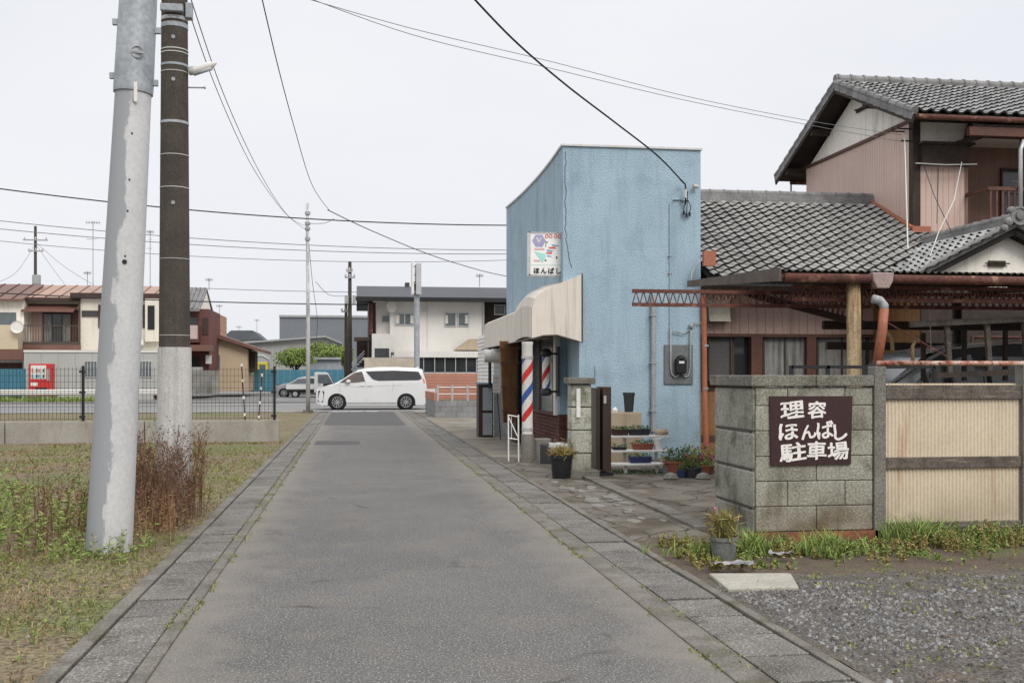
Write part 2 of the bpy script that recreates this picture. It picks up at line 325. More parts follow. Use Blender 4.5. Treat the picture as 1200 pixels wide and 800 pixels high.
# gutters : kerb strips with lids
def gutter(x0, x1, kl, kr, name):
    g = MB(); g.quad((x0,-6,-.05),(x1,-6,-.05),(x1,YE-.5,-.05),(x0,YE-.5,-.05)); g.m = 1
    y = -4.0
    while y < YE - .8:
        L = .5 - .016
        dz = R.uniform(-.005, .005); t = R.uniform(-.005, .005)
        a, b = x0 + .012, x1 - .012
        z = [.008+dz, .008+dz+t, .008+dz-t, .008+dz]
        j = R.uniform(0, .008)
        g.add([(a,y+j,-.04),(b,y,-.04),(b,y+L,-.04),(a,y+L-j,-.04),(a,y+j,z[0]),(b,y,z[1]),(b,y+L,z[2]),(a,y+L-j,z[3])],
              [(4,5,6,7),(0,1,5,4),(1,2,6,5),(2,3,7,6),(3,0,4,7)])
        y += .5 + (.012 if R.random() < .2 else 0)
    g.m = 2
    for (a, b, up) in ((kl[0], kl[1], kl[2]), (kr[0], kr[1], kr[2])):
        y = -6
        while y < YE - .6:
            g.box(a, b - .002, y, min(y + 1.99, YE-.5), -.08, up + R.uniform(-.003, .003)); y += 2
    kind(g.build(name, [m_dark, m_conc, m_kerb], bevel=.006))
gutter(-1.47, -1.12, (-1.57, -1.47, .016), (-1.12, -1.03, .012), 'gutter')
gutter(2.07, 2.47, (1.88, 2.07, .01), (2.47, 2.54, .018), 'gutter')
# right side pavings
g = MB(); g.grid(lambda u, v: (2.54 + u*.85, 9.2 + v*10.5, .012 - .06*max(0, 1-v*9) + .012*noise.noise(Vector((u*4, v*14, 0)))), 12, 70)
g.grid(lambda u, v: (3.55 + u*4.4, 10.1 + v*8.8, .008 - .05*max(0, 1-v*9) + .012*noise.noise(Vector((u*9, v*14, 5)))), 30, 40)
kind(g.build('driveway', m_drive, smooth=True))
g = MB()
y = 10.2
while y < 15.7:
    g.box(3.34 + R.uniform(-.01,.01), 3.53, y, y + .88, -.02, .045 + R.uniform(-.005,.005)); y += .9
kind(g.build('gate_threshold', m_kerb, bevel=.008))
g = MB()      # broken pale concrete flakes
for i in range(34):
    cx, cy = R.uniform(2.75, 3.2), R.uniform(10.8, 15.2)
    k = R.randint(4, 6); r = R.uniform(.05, .17); a0 = R.random()*6
    g.prism([(cx + r*cos(a0+2*pi*j/k)*R.uniform(.6,1.1)*.7, cy + r*sin(a0+2*pi*j/k)*R.uniform(.8,1.5), -.01) for j in range(k)], (0, 0, .028 + R.uniform(0, .010)))
kind(g.build('broken_paving', m_pale), 'structure')
g = MB(); g.quad((2.54,19.7,.0),(3.9,19.7,.0),(3.9,YE,.0),(2.54,YE,.0)); g.quad((3.9,27,.0),(14,27,.0),(14,YE,.0),(3.9,YE,.0)); kind(g.build('forecourt', M('sandy_concrete', (.23,.205,.165), (.16,.14,.11), scale=.8, fine=40, famt=.2, blotch=((.11,.085,.055), .9, .5, .68))))
g = MB(); g.grid(lambda u, v: (2.56 + u*9, 1.5 + v*6.3, .004 + .022*noise.noise(Vector((u*20, v*14, 9)))), 60, 50); kind(g.build('gravel_ground', m_gravelbed, smooth=True))
a = G(838, 690); g = MB(); g.prism([(2.6,7.22,0.0),(3.12,7.2,0.0),(3.28,7.72,0.0),(2.66,7.8,0.0)], (0,0,.032)); tag(g.build('concrete_slab', M('pale_slab', (.36,.34,.29), (.29,.27,.225), scale=3, fine=50, famt=.15, bump=.4), bevel=.01), 'pale flat concrete slab lying between the roadside kerb and the gravel', 'slab')
# gravel stones
g = MB()
for i in range(44000):
    u = R.random(); x = 2.6 + 5.4*R.random()**1.0; y = 2.6 + 4.9*R.random()
    if noise.noise(Vector((x*.9, y*.9, 2))) < -.12 and R.random() < .7: continue
    s = .005 + .014*R.random()**2 + (.012 if R.random() < .03 else 0)
    a = R.random()*6.28; c, sn = cos(a)*s, sin(a)*s; k = R.uniform(.5, 1)
    z = .022*noise.noise(Vector(((x-2.56)/9*20, (y-1.5)/6.3*14, 9))) + .004; hh = s*R.uniform(.6, 1.0)
    tx, ty = R.uniform(-.4,.4)*s, R.uniform(-.4,.4)*s
    g.add([(x+c,y+sn,z),(x-sn*k,y+c*k,z),(x-c,y-sn,z),(x+sn*k,y-c*k,z),(x+tx+c*.4,y+ty+sn*.4,z+hh),(x+tx-c*.5,y+ty-sn*.4,z+hh*.85)],
          [(0,1,4),(1,2,5),(1,5,4),(2,3,5),(3,0,4),(3,4,5)])
kind(g.build('gravel', m_stone, fix=False), 'stuff')
# ================================================================ VEGETATION
def blade(g, x, y, z, h, w, lean):
    a = R.random()*6.28; dx, dy = cos(a)*w, sin(a)*w; b = R.random()*6.28; lx, ly = cos(b)*lean*h, sin(b)*lean*h
    g.add([(x-dx,y-dy,z),(x+dx,y+dy,z),(x+lx*.5+dx*.7,y+ly*.5+dy*.7,z+h*.6),(x+lx*.5-dx*.7,y+ly*.5-dy*.7,z+h*.6),(x+lx*1.3,y+ly*1.3,z+h)], [(0,1,2,3),(3,2,4)])
def leaf(g, c, d, L, w):
    d = Vector(d).normalized(); s = d.cross(Vector((R.uniform(-1,1), R.uniform(-1,1), R.uniform(-1,1)))).normalized() * w/2; c = Vector(c)
    g.add([c, c + d*L*.5 + s, c + d*L, c + d*L*.5 - s], [(0,1,2,3)])
def rdir(up=0):
    return Vector((R.gauss(0,1), R.gauss(0,1), R.gauss(0,1)+up)).normalized()
g = MB(); gd = MB()
for i in range(52000):
    y = 3.6 + 23*R.random()**1.5; x = -1.62 - R.random()*(1.0 + y*.62)
    nn = noise.noise(Vector((x*.45, y*.45, 0)))
    if nn < -.12 and R.random() < .8: continue
    dry = noise.noise(Vector((x*.8+9, y*.5, 4))) > .02
    near = y < 9
    tgt = gd if (dry and R.random() < .8) else g
    for k in range(3):
        blade(tgt, x+R.uniform(-.04,.04), y+R.uniform(-.04,.04), -.01, R.uniform(.012,.045)*(1 if near else 1.2), .0022 + y*.0003, .8)
kind(g.build('grass', m_grass, fix=False), 'stuff'); kind(gd.build('dry_grass', m_grassd, fix=False), 'stuff')
g = MB()
for i in range(5200):
    y = 3.4 + 16*R.random()**1.4; x = -1.62 - R.random()*(1.0 + y*.62)
    if noise.noise(Vector((x*.6, y*.6, 21))) < -.1: continue
    s = R.uniform(.005, .016); a = R.random()*6.28; c_, s_ = cos(a)*s, sin(a)*s
    g.add([(x+c_,y+s_,0),(x-s_,y+c_,0),(x-c_,y-s_,0),(x+s_,y-c_,0),(x+R.uniform(-.3,.3)*s,y,s*.8)], [(0,1,4),(1,2,4),(2,3,4),(3,0,4)])
kind(g.build('pebbles', m_stone, fix=False), 'stuff')
g = MB()
for i in range(9000):
    y = 3.4 + 20*R.random()**1.4; x = -1.6 - R.random()*(1.0 + y*.62)
    if noise.noise(Vector((x*.5+3, y*.5, 31))) < -.05: continue
    d = rdir(); d.z *= .25; leaf(g, (x, y, R.uniform(0,.03)), d, R.uniform(.02,.06), R.uniform(.006,.014))
kind(g.build('leaf_litter', leafm('brown_litter', (.17,.10,.055), (.28,.19,.10), .5), fix=False), 'stuff')
g = MB()       # weeds in kerb joints
for i in range(2200):
    s = R.random()
    if s < .6: x = R.choice((-1.12, -1.03, -1.58)) + R.uniform(-.02, .03)
    else: x = R.choice((1.88, 2.05, 2.5)) + R.uniform(-.03, .02)
    y = 3 + 22*R.random()
    if noise.noise(Vector((x*2, y*1.7, 1))) < .02: continue
    for k in range(5): blade(g, x+R.uniform(-.015,.015), y+R.uniform(-.03,.03), 0, R.uniform(.01,.035), .004, .9)
kind(g.build('kerb_weeds', m_grass, fix=False), 'stuff')
def stem_plant(gs, gl, x, y, h, nl, L, w, droop=.2, twig=0, seed=0, z0=-.02):
    a = R.random()*6.28; lx, ly = cos(a)*h*R.uniform(.05,.25), sin(a)*h*R.uniform(.05,.25)
    pt = lambda t: Vector((x + lx*t*t, y + ly*t*t, z0 + h*t))
    gs.tube([pt(0), pt(.4), pt(.75), pt(1)], [.004, .0035, .0025, .001], 3, False)
    for i in range(nl):
        t = R.uniform(.1, 1); d = rdir(.3); d.z = R.uniform(-.2, .8); leaf(gl, pt(t), d, L*R.uniform(.6,1.2)*(1.2-.5*t), w)
    for i in range(twig):
        t = R.uniform(.35, .95); d = rdir(.8); d.z = abs(d.z)+.4; d.normalize(); Lt = h*R.uniform(.12,.3); p = pt(t); q = p + d*Lt
        gs.tube([p, q], [.002, .001], 3, False)
        for k in range(seed):
            leaf(gl, p.lerp(q, R.uniform(.2,1)) + rdir()*.008, rdir(), R.uniform(.012,.03), .012)
# brown dry weeds round the concrete pole
gs, gl, g2 = MB(), MB(), MB()
for i in range(165):
    x, y = -2.0 + R.gauss(0,.33), 11.75 + R.gauss(0,.55)
    if x > -1.6 or y > 12.7 or x < -3: x = -1.9 + R.uniform(-.5,.25); y = 11.3 + R.uniform(-.5,.5)
    h = R.uniform(.4, 1.0)*(1 if abs(x+2.1) < .5 else .7)
    stem_plant(gs, gl, x, y, h, 3, .05, .010, twig=8, seed=6)
for i in range(230):
    x, y = -2.05 + R.gauss(0,.26), R.uniform(9.9,12.6)
    if x > -1.6: continue
    if x < -2.0 and y < 10.2: continue
    stem_plant(g2, g2, x, y, R.uniform(.15,.5), 18, .06, .008, twig=3, seed=3)
kind(gs.build('dry_weed_stems', m_straw, fix=False), 'stuff'); kind(gl.build('dry_weeds', m_rustw, fix=False), 'stuff'); kind(g2.build('rusty_grass', leafm('orange_rust_grass', (.17,.085,.045), (.26,.17,.09), .5), fix=False), 'stuff')
# green weeds to the left of the steel pole
gs, gl = MB(), MB()
for i in range(85):
    x, y = R.uniform(-5.2,-2.35), R.uniform(9.0,11.6)
    stem_plant(gs, gl, x, y, R.uniform(.25,.72), 80, .08, .013)
for i in range(60): stem_plant(gs, gl, R.uniform(-2.5,-1.75), R.uniform(9.1,9.9), R.uniform(.06,.25), 16, .06, .014)
for i in range(300): stem_plant(gs, gl, R.uniform(-5.6,-1.75), R.uniform(5.0,9.4), R.uniform(.03,.12), 7, .035, .014)
kind(gs.build('green_weed_stems', m_grassd, fix=False), 'stuff'); kind(gl.build('green_weeds', m_green, fix=False), 'stuff')
gs, gl = MB(), MB()
for i in range(30):
    x, y = R.uniform(-3.0,-2.35), R.uniform(9.7,10.6)
    stem_plant(gs, gl, x, y, R.uniform(.4,.75), 12, .04, .012, twig=4, seed=4)
kind(gl.build('reddish_weeds', m_rustw, fix=False), 'stuff'); kind(gs.build('reddish_weed_stems', m_straw, fix=False), 'stuff')
# clover, weeds along the right wall
gs, gl, gd = MB(), MB(), MB()
for i in range(2300):
    x = R.uniform(2.7, 9.2); y = 9.35 - abs(R.gauss(0,.40)) - (0.1 if x < 3.7 else 0)
    if x < 3.65: y = R.uniform(8.2, 9.6)
    if x > 5.6 and y < 8.75: continue
    if y < 8.1 or noise.noise(Vector((x*1.6, y*1.6, 8))) < -.18: continue
    t = gd if noise.noise(Vector((x*2, y*2, 3))) > .08 else gl
    stem_plant(gs, t, x, y - (.12 if x < 4.95 else 0), R.uniform(.04,.13)*(.6 if x < 4.95 else 1)*(1.5+noise.noise(Vector((x*3,y*3,0)))), 22, .028, .02)
for cx, cy, k, hh in ((5.15,9.2,60,.26),(4.05,8.7,35,.22),(2.95,8.75,30,.16),(3.35,8.8,45,.24)):
    for i in range(k):
        x, y = cx + R.gauss(0,.13), cy + R.gauss(0,.1)
        for q in range(7): blade(gl, x+R.uniform(-.03,.03), y, 0, R.uniform(.4,1)*hh, .006, .5)
kind(gs.build('wall_weed_stems', m_grassd, fix=False), 'stuff'); kind(gl.build('wall_weeds', m_green, fix=False), 'stuff'); kind(gd.build('yellow_wall_weeds', leafm('yellowish_leaves', (.22,.22,.06), (.26,.2,.08)), fix=False), 'stuff')
g = MB()
for i in range(700):
    x, y = 2.6 + 5*R.random(), 3 + 5*R.random()
    if noise.noise(Vector((x*.9, y*.9, 2))) > .05: continue
    for k in range(6): leaf(g, (x+R.uniform(-.05,.05), y+R.uniform(-.05,.05), .01), rdir(.6), .03, .014)
kind(g.build('gravel_weeds', m_grass, fix=False), 'stuff')
def foliage(g, c, rad, n, s, clumps=14, gap=.0):
    c = Vector(c); cs = []
    for i in range(clumps):
        d = rdir(.1); r = R.uniform(.35, .85); cs.append((Vector((d.x*rad[0]*r, d.y*rad[1]*r, d.z*rad[2]*r)), R.uniform(.14,.4)))
    for i in range(n):
        q, k = R.choice(cs); d = rdir(); r = R.uniform(.5, 1)**.5
        p = c + q + Vector((d.x*rad[0]*k*r, d.y*rad[1]*k*r, d.z*rad[2]*k*r))
        leaf(g, p, rdir(), s*R.uniform(.7,1.3), s*.6)
# ================================================================ POLES AND THINGS ON THE LEFT
base = Vector((-2.13, 9.74, 0)); top = at(162, 0, 9.74); ax = (top - base)/top.z
def on(z): return base + ax*z
p = thing('steel_utility_pole', 'thick leaning pale grey steel pole with a galvanised upper sleeve', 'utility pole', base)
rr = lambda z: .196 - .011*z
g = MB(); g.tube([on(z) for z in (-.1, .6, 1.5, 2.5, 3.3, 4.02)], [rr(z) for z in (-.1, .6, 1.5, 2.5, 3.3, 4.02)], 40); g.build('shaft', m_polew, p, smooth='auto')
g = MB(); g.tube([on(4.0), on(4.04), on(5.5), on(9.5)], [.166, .168, .150, .115], 40); g.build('sleeve', m_galv, p, smooth='auto')
for z, s in ((4.15,-1),(4.62,-1),(5.06,-1),(4.1,1),(4.56,1)):
    c = on(z); g = MB(); g.box(c.x+s*.15, c.x+s*.15+s*.055, c.y-.02, c.y+.02, c.z-.025, c.z+.025); g.build('step_bracket', m_galv, p)
for z in (3.9, 3.62, 3.22, 2.95, 2.56):
    c = on(z) + Vector((.04, -rr(z)+.002, 0)); g = MB(); g.lathe(c, [(.008,-.004),(.008,.004)], 8, 'y'); g.build('bolt_hole', m_black, p)
g = MB(); c = on(2.56) + Vector((.035, -rr(2.56)-.001, -.05)); g.lathe(c, [(.02,-.004),(.02,.004)], 12, 'y'); g.build('bolt_hole', m_black, p)
g = MB(); c = on(4.32) + Vector((.05,-.165,0))
for k in range(2):
    a0 = pi*k+.3; pts = [c + Vector((.05*cos(a0+t*.23), 0, .05*sin(a0+t*.23))) for t in range(11)]; g.tube(pts, .006, 4)
g.bar(c+Vector((-.06,0,0)), c+Vector((.06,0,0)), .008, .02); g.build('embossed_mark', m_pipeg, p)
g = MB()
c = on(4.06)+Vector((.05,-.172,0)); g.bar(c, c-Vector((0,-.002,.17)), .03, .004)
g.build('tape_strip', m_white, p)
# concrete pole
b2 = Vector((-2.0, 12.37, 0)); p = thing('concrete_utility_pole', 'upright dark concrete pole with a pale lower sleeve, beside the leaning steel pole', 'utility pole', b2)
r2 = lambda z: .182 - .0072*z
zc = at(204, 407, 12.37).z
g = MB(); g.tube([b2+Vector((0,0,z)) for z in (zc-.02, 3, 5, 10)], [r2(z) for z in (zc-.02, 3, 5, 10)], 36); g.build('shaft', m_poled, p, smooth='auto')
g = MB(); g.tube([b2+Vector((0,0,z)) for z in (-.1, .9, zc)], [.19, .188, .182], 36); g.build('lower_sleeve', m_polel, p, smooth='auto')
for py, w, m in ((24,.04,m_alu),(32,.05,m_galv),(60,.012,m_wirel),(64,.01,m_wirel),(78,.025,m_galv),(86,.008,m_wirel),(145,.028,m_galv),(183,.008,m_wirel),(221,.008,m_wirel),(304,.006,m_wirel),(393,.006,m_wirel)):
    z = at(204, py, 12.37).z; g = MB(); r = r2(z)+.004; g.lathe(b2+Vector((0,0,z)), [(r-.004,-w/2),(r,-w/2),(r,w/2),(r-.004,w/2)], 28); g.build('band', m, p, smooth='auto')
for py in (48, 97, 240):
    z = at(204, py, 12.37).z; g = MB(); g.lathe(b2+Vector((.01,-r2(z)-.004,z)), [(.022,-.006),(.022,.006)], 10, 'y'); g.build('bolt', m_pipeg, p)
    if py == 97: g = MB(); g.tube([b2+Vector((.1,0,z-.05)), b2+Vector((.32,-.02,z-.05)), b2+Vector((.325,-.02,z-.05)), b2+Vector((.34,-.02,z-.05))], [.009,.009,.016,.016], 6); g.build('step_bolt', m_galv, p)
z = at(204, 14, 12.37).z
g = MB(); g.box(b2.x-.12, b2.x+.12, b2.y-.22, b2.y-.15, z-.06, z+.02); g.box(b2.x+.13, b2.x+.2, b2.y-.1, b2.y+.02, z-.09, z+.08); g.build('clamp_box', m_galv, p, bevel=.008)
z = at(230, 80, 12.37).z
l = thing('pole_lamp', 'small pale street lamp sticking out of the dark concrete pole', 'street lamp', (b2.x+.2, b2.y, z))
g = MB(); g.tube([(b2.x+.15, b2.y-.05, z-.02), (b2.x+.3, b2.y-.08, z+.0)], .014, 8); g.build('arm', m_galv, l)
g = MB(); g.tube([(b2.x+.17,b2.y-.05,z-.06),(b2.x+.26,b2.y-.08,z-.045),(b2.x+.40,b2.y-.12,z-.0),(b2.x+.47,b2.y-.14,z+.03)], [.04,.05,.045,.015], 12); g.build('lamp_head', m_white, l, smooth=True)
g = MB(); g.tube([(b2.x+.22,b2.y-.08,z-.085),(b2.x+.42,b2.y-.13,z-.025)], [.03,.03], 8); g.build('lens', m_lamp, l, smooth=True)
# thin far post + low wall + mesh fence
q = at(361, 483, 44.5); q.z = 0
p = thing('thin_street_post', 'slim pale grey steel post at the far left road corner', 'post', q)
g = MB(); g.tube([q, q+Vector((0,0,4.2)), at(360, 238, 44.5)], [.09,.075,.06], 12); g.build('shaft', m_polex, p, smooth=True)
for py in (250, 262, 268, 280): g = MB(); c = at(360.5, py, 44.5); g.lathe(c, [(.11,-.06),(.11,.06)], 10); g.build('clamp', m_galv, p)
g = MB(); g.box(q.x-.2, q.x+.2, q.y-.2, q.y+.2, -.05, .12); g.build('footing', m_kerb, p)
YF = 25.3
g = MB(); x = -1.75
while x > -34: g.box(x-2.98, x, YF-.09, YF+.09, -.15, .5+R.uniform(-.002,.002)); x -= 3
tag(g.build('low_concrete_wall', m_fwall, bevel=.01), 'long low plain concrete wall under the black mesh fence', 'wall')
f = thing('mesh_fence', 'black steel mesh fence standing on the low concrete wall', 'fence', (-1.85, YF, .5))
x = -1.85; first = None
while x > -32:
    g = MB(); g.box(x-.028, x+.028, YF-.028, YF+.028, .5, 1.74); g.lathe((x,YF,1.74), [(.03,0),(.02,.015)], 8); g.build('post', m_blackm, f)
    g = MB()
    for z in (.6, 1.15, 1.62): g.box(x-.075, x+.045, YF-.05, YF+.04, z-.025, z+.025)
    g.build('clamp', m_blackm, f)
    g = MB(); k = 0
    xx = x - .05
    while xx > x - 2.08: g.box(xx-.0032, xx+.0032, YF-.04, YF-.034, .52, 1.72); xx -= .085
    for i in range(9): z = .55 + i*.14; g.box(x-2.1, x, YF-.034, YF-.028, z-.0032, z+.0032)
    g.build('mesh_panel', m_blackm, f, fix=False)
    x -= 2.12
for px, lab in ((289, 'left'), (305, 'right')):
    a = at(px-1 if px < 300 else px-3, 480, 30); a.z = 0; b = at(px-6 if px < 300 else px+2, 426 if px < 300 else 438, 30)
    s = thing('marker_stake', 'thin leaning %s stake with pale bands behind the mesh fence, %s of two' % (('taller','left') if px < 300 else ('shorter','right')), 'stake', a)
    g = MB(); g.tube([a, b], .018, 6); g.build('rod', m_brown, s)
    for t in (.25,.5,.75,.98): g = MB(); c = a.lerp(b,t); g.lathe(c, [(.03,-.04),(.03,.04)], 8); g.build('band', m_white, s)
# ================================================================ HELPERS FOR BUILDINGS
def ribbed(g, P, u, wdt, hgt, pitch=.11, groove=.018, depth=.01, topf=None):
    """vertical sheet siding with grooves. P lower corner, u unit vector; outward normal = u x z"""
    P, u = Vector(P), Vector(u).normalized(); nrm = u.cross(Vector((0,0,1)))
    xs = []; x = 0
    while x < wdt - pitch*.3:
        e = min(x + pitch, wdt)
        xs += [(x, 0), (e - groove, 0), (e - groove*.7, -depth), (e - groove*.3, -depth), (e, 0)]; x = e
    top = topf or (lambda t: hgt)
    vs = [P + u*a + nrm*d for a, d in xs] + [P + u*a + nrm*d + Vector((0,0,top(a))) for a, d in xs]
    n = len(xs); g.add(vs, [(i, i+1, n+i+1, n+i) for i in range(n-1)])
def corrugated(g, P, u, v, wdt, hgt, pitch=.05, amp=.008):
    P, u, v = Vector(P), Vector(u).normalized(), Vector(v).normalized(); nrm = u.cross(v)
    n = int(wdt/pitch*6); vs = []
    for t in (0, 1):
        for i in range(n+1):
            a = wdt*i/n; vs.append(P + u*a + v*hgt*t + nrm*amp*sin(2*pi*a/pitch))
    g.add(vs, [(i, i+1, n+2+i, n+1+i) for i in range(n)])
def tiles(g, P, u, v, wfn, nv, tw=.27, tl=.235, hgt=.058, clip=None):
    """S tiles: P eave corner, u along the eave, v up the slope; every tile is its own little shell"""
    P, u, v = Vector(P), Vector(u).normalized(), Vector(v).normalized(); nrm = u.cross(v).normalized()
    prof = [(0,.35),(.12,.8),(.24,1),(.36,.8),(.48,.3),(.6,.0),(.75,-.12),(.9,.0),(1.04,.32)]
    for j in range(nv):
        x0, x1 = wfn(j)
        k0, k1 = int(math.floor(x0/tw)), int(math.ceil(x1/tw))
        for k in range(k0, k1):
            jit = R.uniform(-.006, .006)
            a = [(P + u*(k*tw + p*tw) + nrm*(q*hgt + .055 + jit) + v*(j*tl - .01)) for p, q in prof]
            b = [(P + u*(k*tw + p*tw) + nrm*(q*hgt + .008) + v*((j+1)*tl + .03)) for p, q in prof]
            c = [x - nrm*.04 for x in a]
            if clip and not clip(a[4]): continue
            n = len(prof)
            o_ = len(g.f); g.add(c + a + b, [(i, i+1, n+i+1, n+i) for i in range(n-1)] + [(n+i, n+i+1, 2*n+i+1, 2*n+i) for i in range(n-1)])
            for q_ in range(o_, o_+n-1): g.mi[q_] = 1  # dark front lips paint in the shadow line under each tile edge
def window(parent, x0, x1, z0, z1, Y, frame, pane, mull=1, fw=.035, name='window', d=.06, hor=0):
    g = MB(); g.box(x0,x1,Y-d,Y,z1-fw,z1); g.box(x0,x1,Y-d,Y,z0,z0+fw); g.box(x0,x0+fw,Y-d,Y,z0+fw,z1-fw); g.box(x1-fw,x1,Y-d,Y,z0+fw,z1-fw)
    for i in range(mull): c = x0 + (x1-x0)*(i+1)/(mull+1); g.box(c-fw*.5,c+fw*.5,Y-d*.8,Y,z0+fw,z1-fw)
    for i in range(hor): c = z0 + (z1-z0)*(i+1)/(hor+1); g.box(x0+fw,x1-fw,Y-d*.7,Y-.004,c-fw*.4,c+fw*.4)
    w = g.build(name, frame, parent)
    g = MB(); g.quad((x0+fw*.5,Y-d*.4,z0+fw*.5),(x1-fw*.5,Y-d*.4,z0+fw*.5),(x1-fw*.5,Y-d*.4,z1-fw*.5),(x0+fw*.5,Y-d*.4,z1-fw*.5)); g.build('pane', pane, w)
    return w
def lattice(g, P, Q, h, n, w=.04, t=.012):
    P, Q = Vector(P), Vector(Q); U = Vector((0,0,1))
    g.bar(P+U*h, Q+U*h, w, .045); g.bar(P, Q, w, .045)
    for i in range(n):
        a, b, m = P.lerp(Q, i/n), P.lerp(Q, (i+1)/n), P.lerp(Q, (i+.5)/n) + U*h
        g.bar(a, m, t, t); g.bar(m, b, t, t)
def pots(g, x, y, z, r, h, flare=.78, n=16):
    g.lathe((x,y,z), [(r*flare,0),(r*flare*1.02,.01),(r*.96,h*.84),(r*1.06,h*.85),(r*1.06,h),(r*.93,h),(r*.9,h*.88)], n)
# ================================================================ BARBER SHOP
YB, XB, ZB = 19.0, 3.73, 5.69
s = thing('barber_shop', 'pale blue stucco barber shop with flat roof and cream awning', 'barber shop', (XB, YB, 0))
# curved street facade: upper part only, plan curve
fx = lambda t: XB + .09*4*t*(1-t)
X2 = 6.32
g = MB()
g.box(4.03, X2, YB, YB+.15, 0, 3.0); g.box(XB, X2, YB, YB+.15, 3.0, ZB)
g.box(4.03, 4.18, YB+.15, 20.2, .75, 3.0); g.box(3.9, 4.3, 20.2, 20.35, .75, 3.0)
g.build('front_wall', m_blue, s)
N = 14; YR = 26.3
g = MB(); g.grid(lambda u, v: (fx(u), YB+.151 + u*(YR-YB-.15), 3.0 + v*(ZB-3.0)), N, 4)
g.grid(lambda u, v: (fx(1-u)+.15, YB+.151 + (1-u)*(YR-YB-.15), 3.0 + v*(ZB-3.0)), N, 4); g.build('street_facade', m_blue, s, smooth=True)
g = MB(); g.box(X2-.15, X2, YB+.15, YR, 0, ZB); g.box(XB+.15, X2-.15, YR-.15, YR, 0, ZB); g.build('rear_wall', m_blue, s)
g = MB(); g.box(XB+.4, X2-.16, YB+.16, YR-.16, ZB-.45, ZB-.4); g.build('flat_roof', m_conc, s)
g = MB()
g.box(XB-.03, X2+.03, YB-.035, YB+.19, ZB, ZB+.035); g.box(X2-.18, X2+.03, YB+.19, YR, ZB, ZB+.035)
for i in range(N):
    a, b = i/N, (i+1)/N; y0, y1 = YB+.19+a*(YR-YB-.19), YB+.19+b*(YR-YB-.19)
    g.prism([(fx(a)-.03,y0,ZB),(fx(a)+.18,y0,ZB),(fx(b)+.18,y1,ZB),(fx(b)-.03,y1,ZB)], (0,0,.035))
g.build('coping', m_coping, s)
g = MB(); g.tube([(XB+.05+R.uniform(-.02,.02)+(i>16)*(i-16)*.02, YB-.004, ZB-.1-i*.1) for i in range(22)], .005, 4, False); g.build('wall_crack', m_darkwood, s)
# shop wall along the street, set back under the awning
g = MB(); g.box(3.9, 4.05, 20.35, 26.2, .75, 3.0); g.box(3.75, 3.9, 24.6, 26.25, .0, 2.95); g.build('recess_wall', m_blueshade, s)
def bricks(g, P, u, L, z1, d=.03):
    P, u = Vector(P), Vector(u).normalized(); n = u.cross(Vector((0,0,1))); z = 0; r = 0
    while z < z1 - .02:
        x = -.11*(r % 2)
        while x < L:
            a, b = max(0, x), min(L, x+.21)
            if b - a > .03:
                q = [P+u*a+Vector((0,0,z)), P+u*b+Vector((0,0,z)), P+u*b+Vector((0,0,z+.062)), P+u*a+Vector((0,0,z+.062))]
                g.prism(q, n*(d+R.uniform(0,.003)))
            x += .222
        z += .072; r += 1
g = MB(); g.box(4.05,4.18,YB+.15,20.2,0,.75); g.box(3.92,4.3,20.22,20.35,0,.75); g.box(3.92,4.05,20.35,24.6,0,.75); g.m = 1
bricks(g, (4.05,20.2,0), (0,-1,0), 1.05, .75, .03); bricks(g, (3.92,20.22,0), (1,0,0), .13, .75, .03); bricks(g, (3.92,24.5,0), (0,-1,0), 4.3, .75, .03)
g.build('brick_wainscot', [m_mortar, m_brick], s)
g = MB()
for y in (20.6, 22.2, 23.8): g.box(3.84, 3.9, y-.04, y+.04, .78, 2.5)
g.box(3.84,3.9,20.56,23.84,.75,.81); g.box(3.84,3.9,20.56,23.84,2.5,2.56)
w_ = g.build('window', m_brownw, s); gq = MB(); gq.box(3.84,3.899,20.34,20.55,.76,2.6); gq.build('white_corner_board', m_white, s); g = MB(); g.quad((3.87,20.6,.8),(3.87,23.8,.8),(3.87,23.8,2.5),(3.87,20.6,2.5)); g.build('pane', m_glassm, w_)
g = MB(); g.box(3.6,3.66,23.9,25.0,.05,2.3); g.build('door', m_brown, s)
# awning
def awn(prof, y0, y1, name, arch=0):
    g = MB(); n = len(prof)
    K = 8
    for i in range(K):
        a, b = y0+(y1-y0)*i/K, y0+(y1-y0)*(i+1)/K
        za = lambda t: arch*4*t*(1-t)
        for k in range(n-1):
            p, q = prof[k], prof[k+1]
            e0 = za(i/K) if k == n-2 else 0; e1 = za((i+1)/K) if k == n-2 else 0
            g.quad((p[0],a,p[1]),(p[0],b,p[1]),(q[0],b,q[1]+e1),(q[0],a,q[1]+e0))
    return g
pA = [(3.95,3.30),(3.55,3.12),(3.3,3.0),(3.2,2.9),(3.15,2.75),(3.15,2.2)]
g = awn(pA, YB-.11, 21.1, 'a', .06)
for v_ in g.v:
    if v_.z > 2.7 and v_.x < 3.9: v_.z += .11*sin(pi*min(1, max(0, (v_.y-YB+.11)/2.25)))*(.8 if v_.x < 3.18 else 1)
for y_ in (21.1,): g.quad((3.95,y_,3.30),(3.55,y_,3.13),(3.3,y_,3.01),(3.2,y_,2.9),(3.15,y_,2.76),(3.15,y_,2.25),(3.95,y_,2.25))
g.build('awning', m_awn, s, smooth='auto')
g = MB(); g.prism([(4.05,YB-.12,3.36),(3.55,YB-.12,3.15),(3.3,YB-.12,3.02),(3.2,YB-.12,2.92),(3.14,YB-.12,2.75),(3.14,YB-.12,2.2),(3.35,YB-.12,2.26),(3.6,YB-.12,2.27),(3.85,YB-.12,2.2),(4.05,YB-.12,2.14)], (0,.012,0)); g.build('awning_end', m_awn, s)
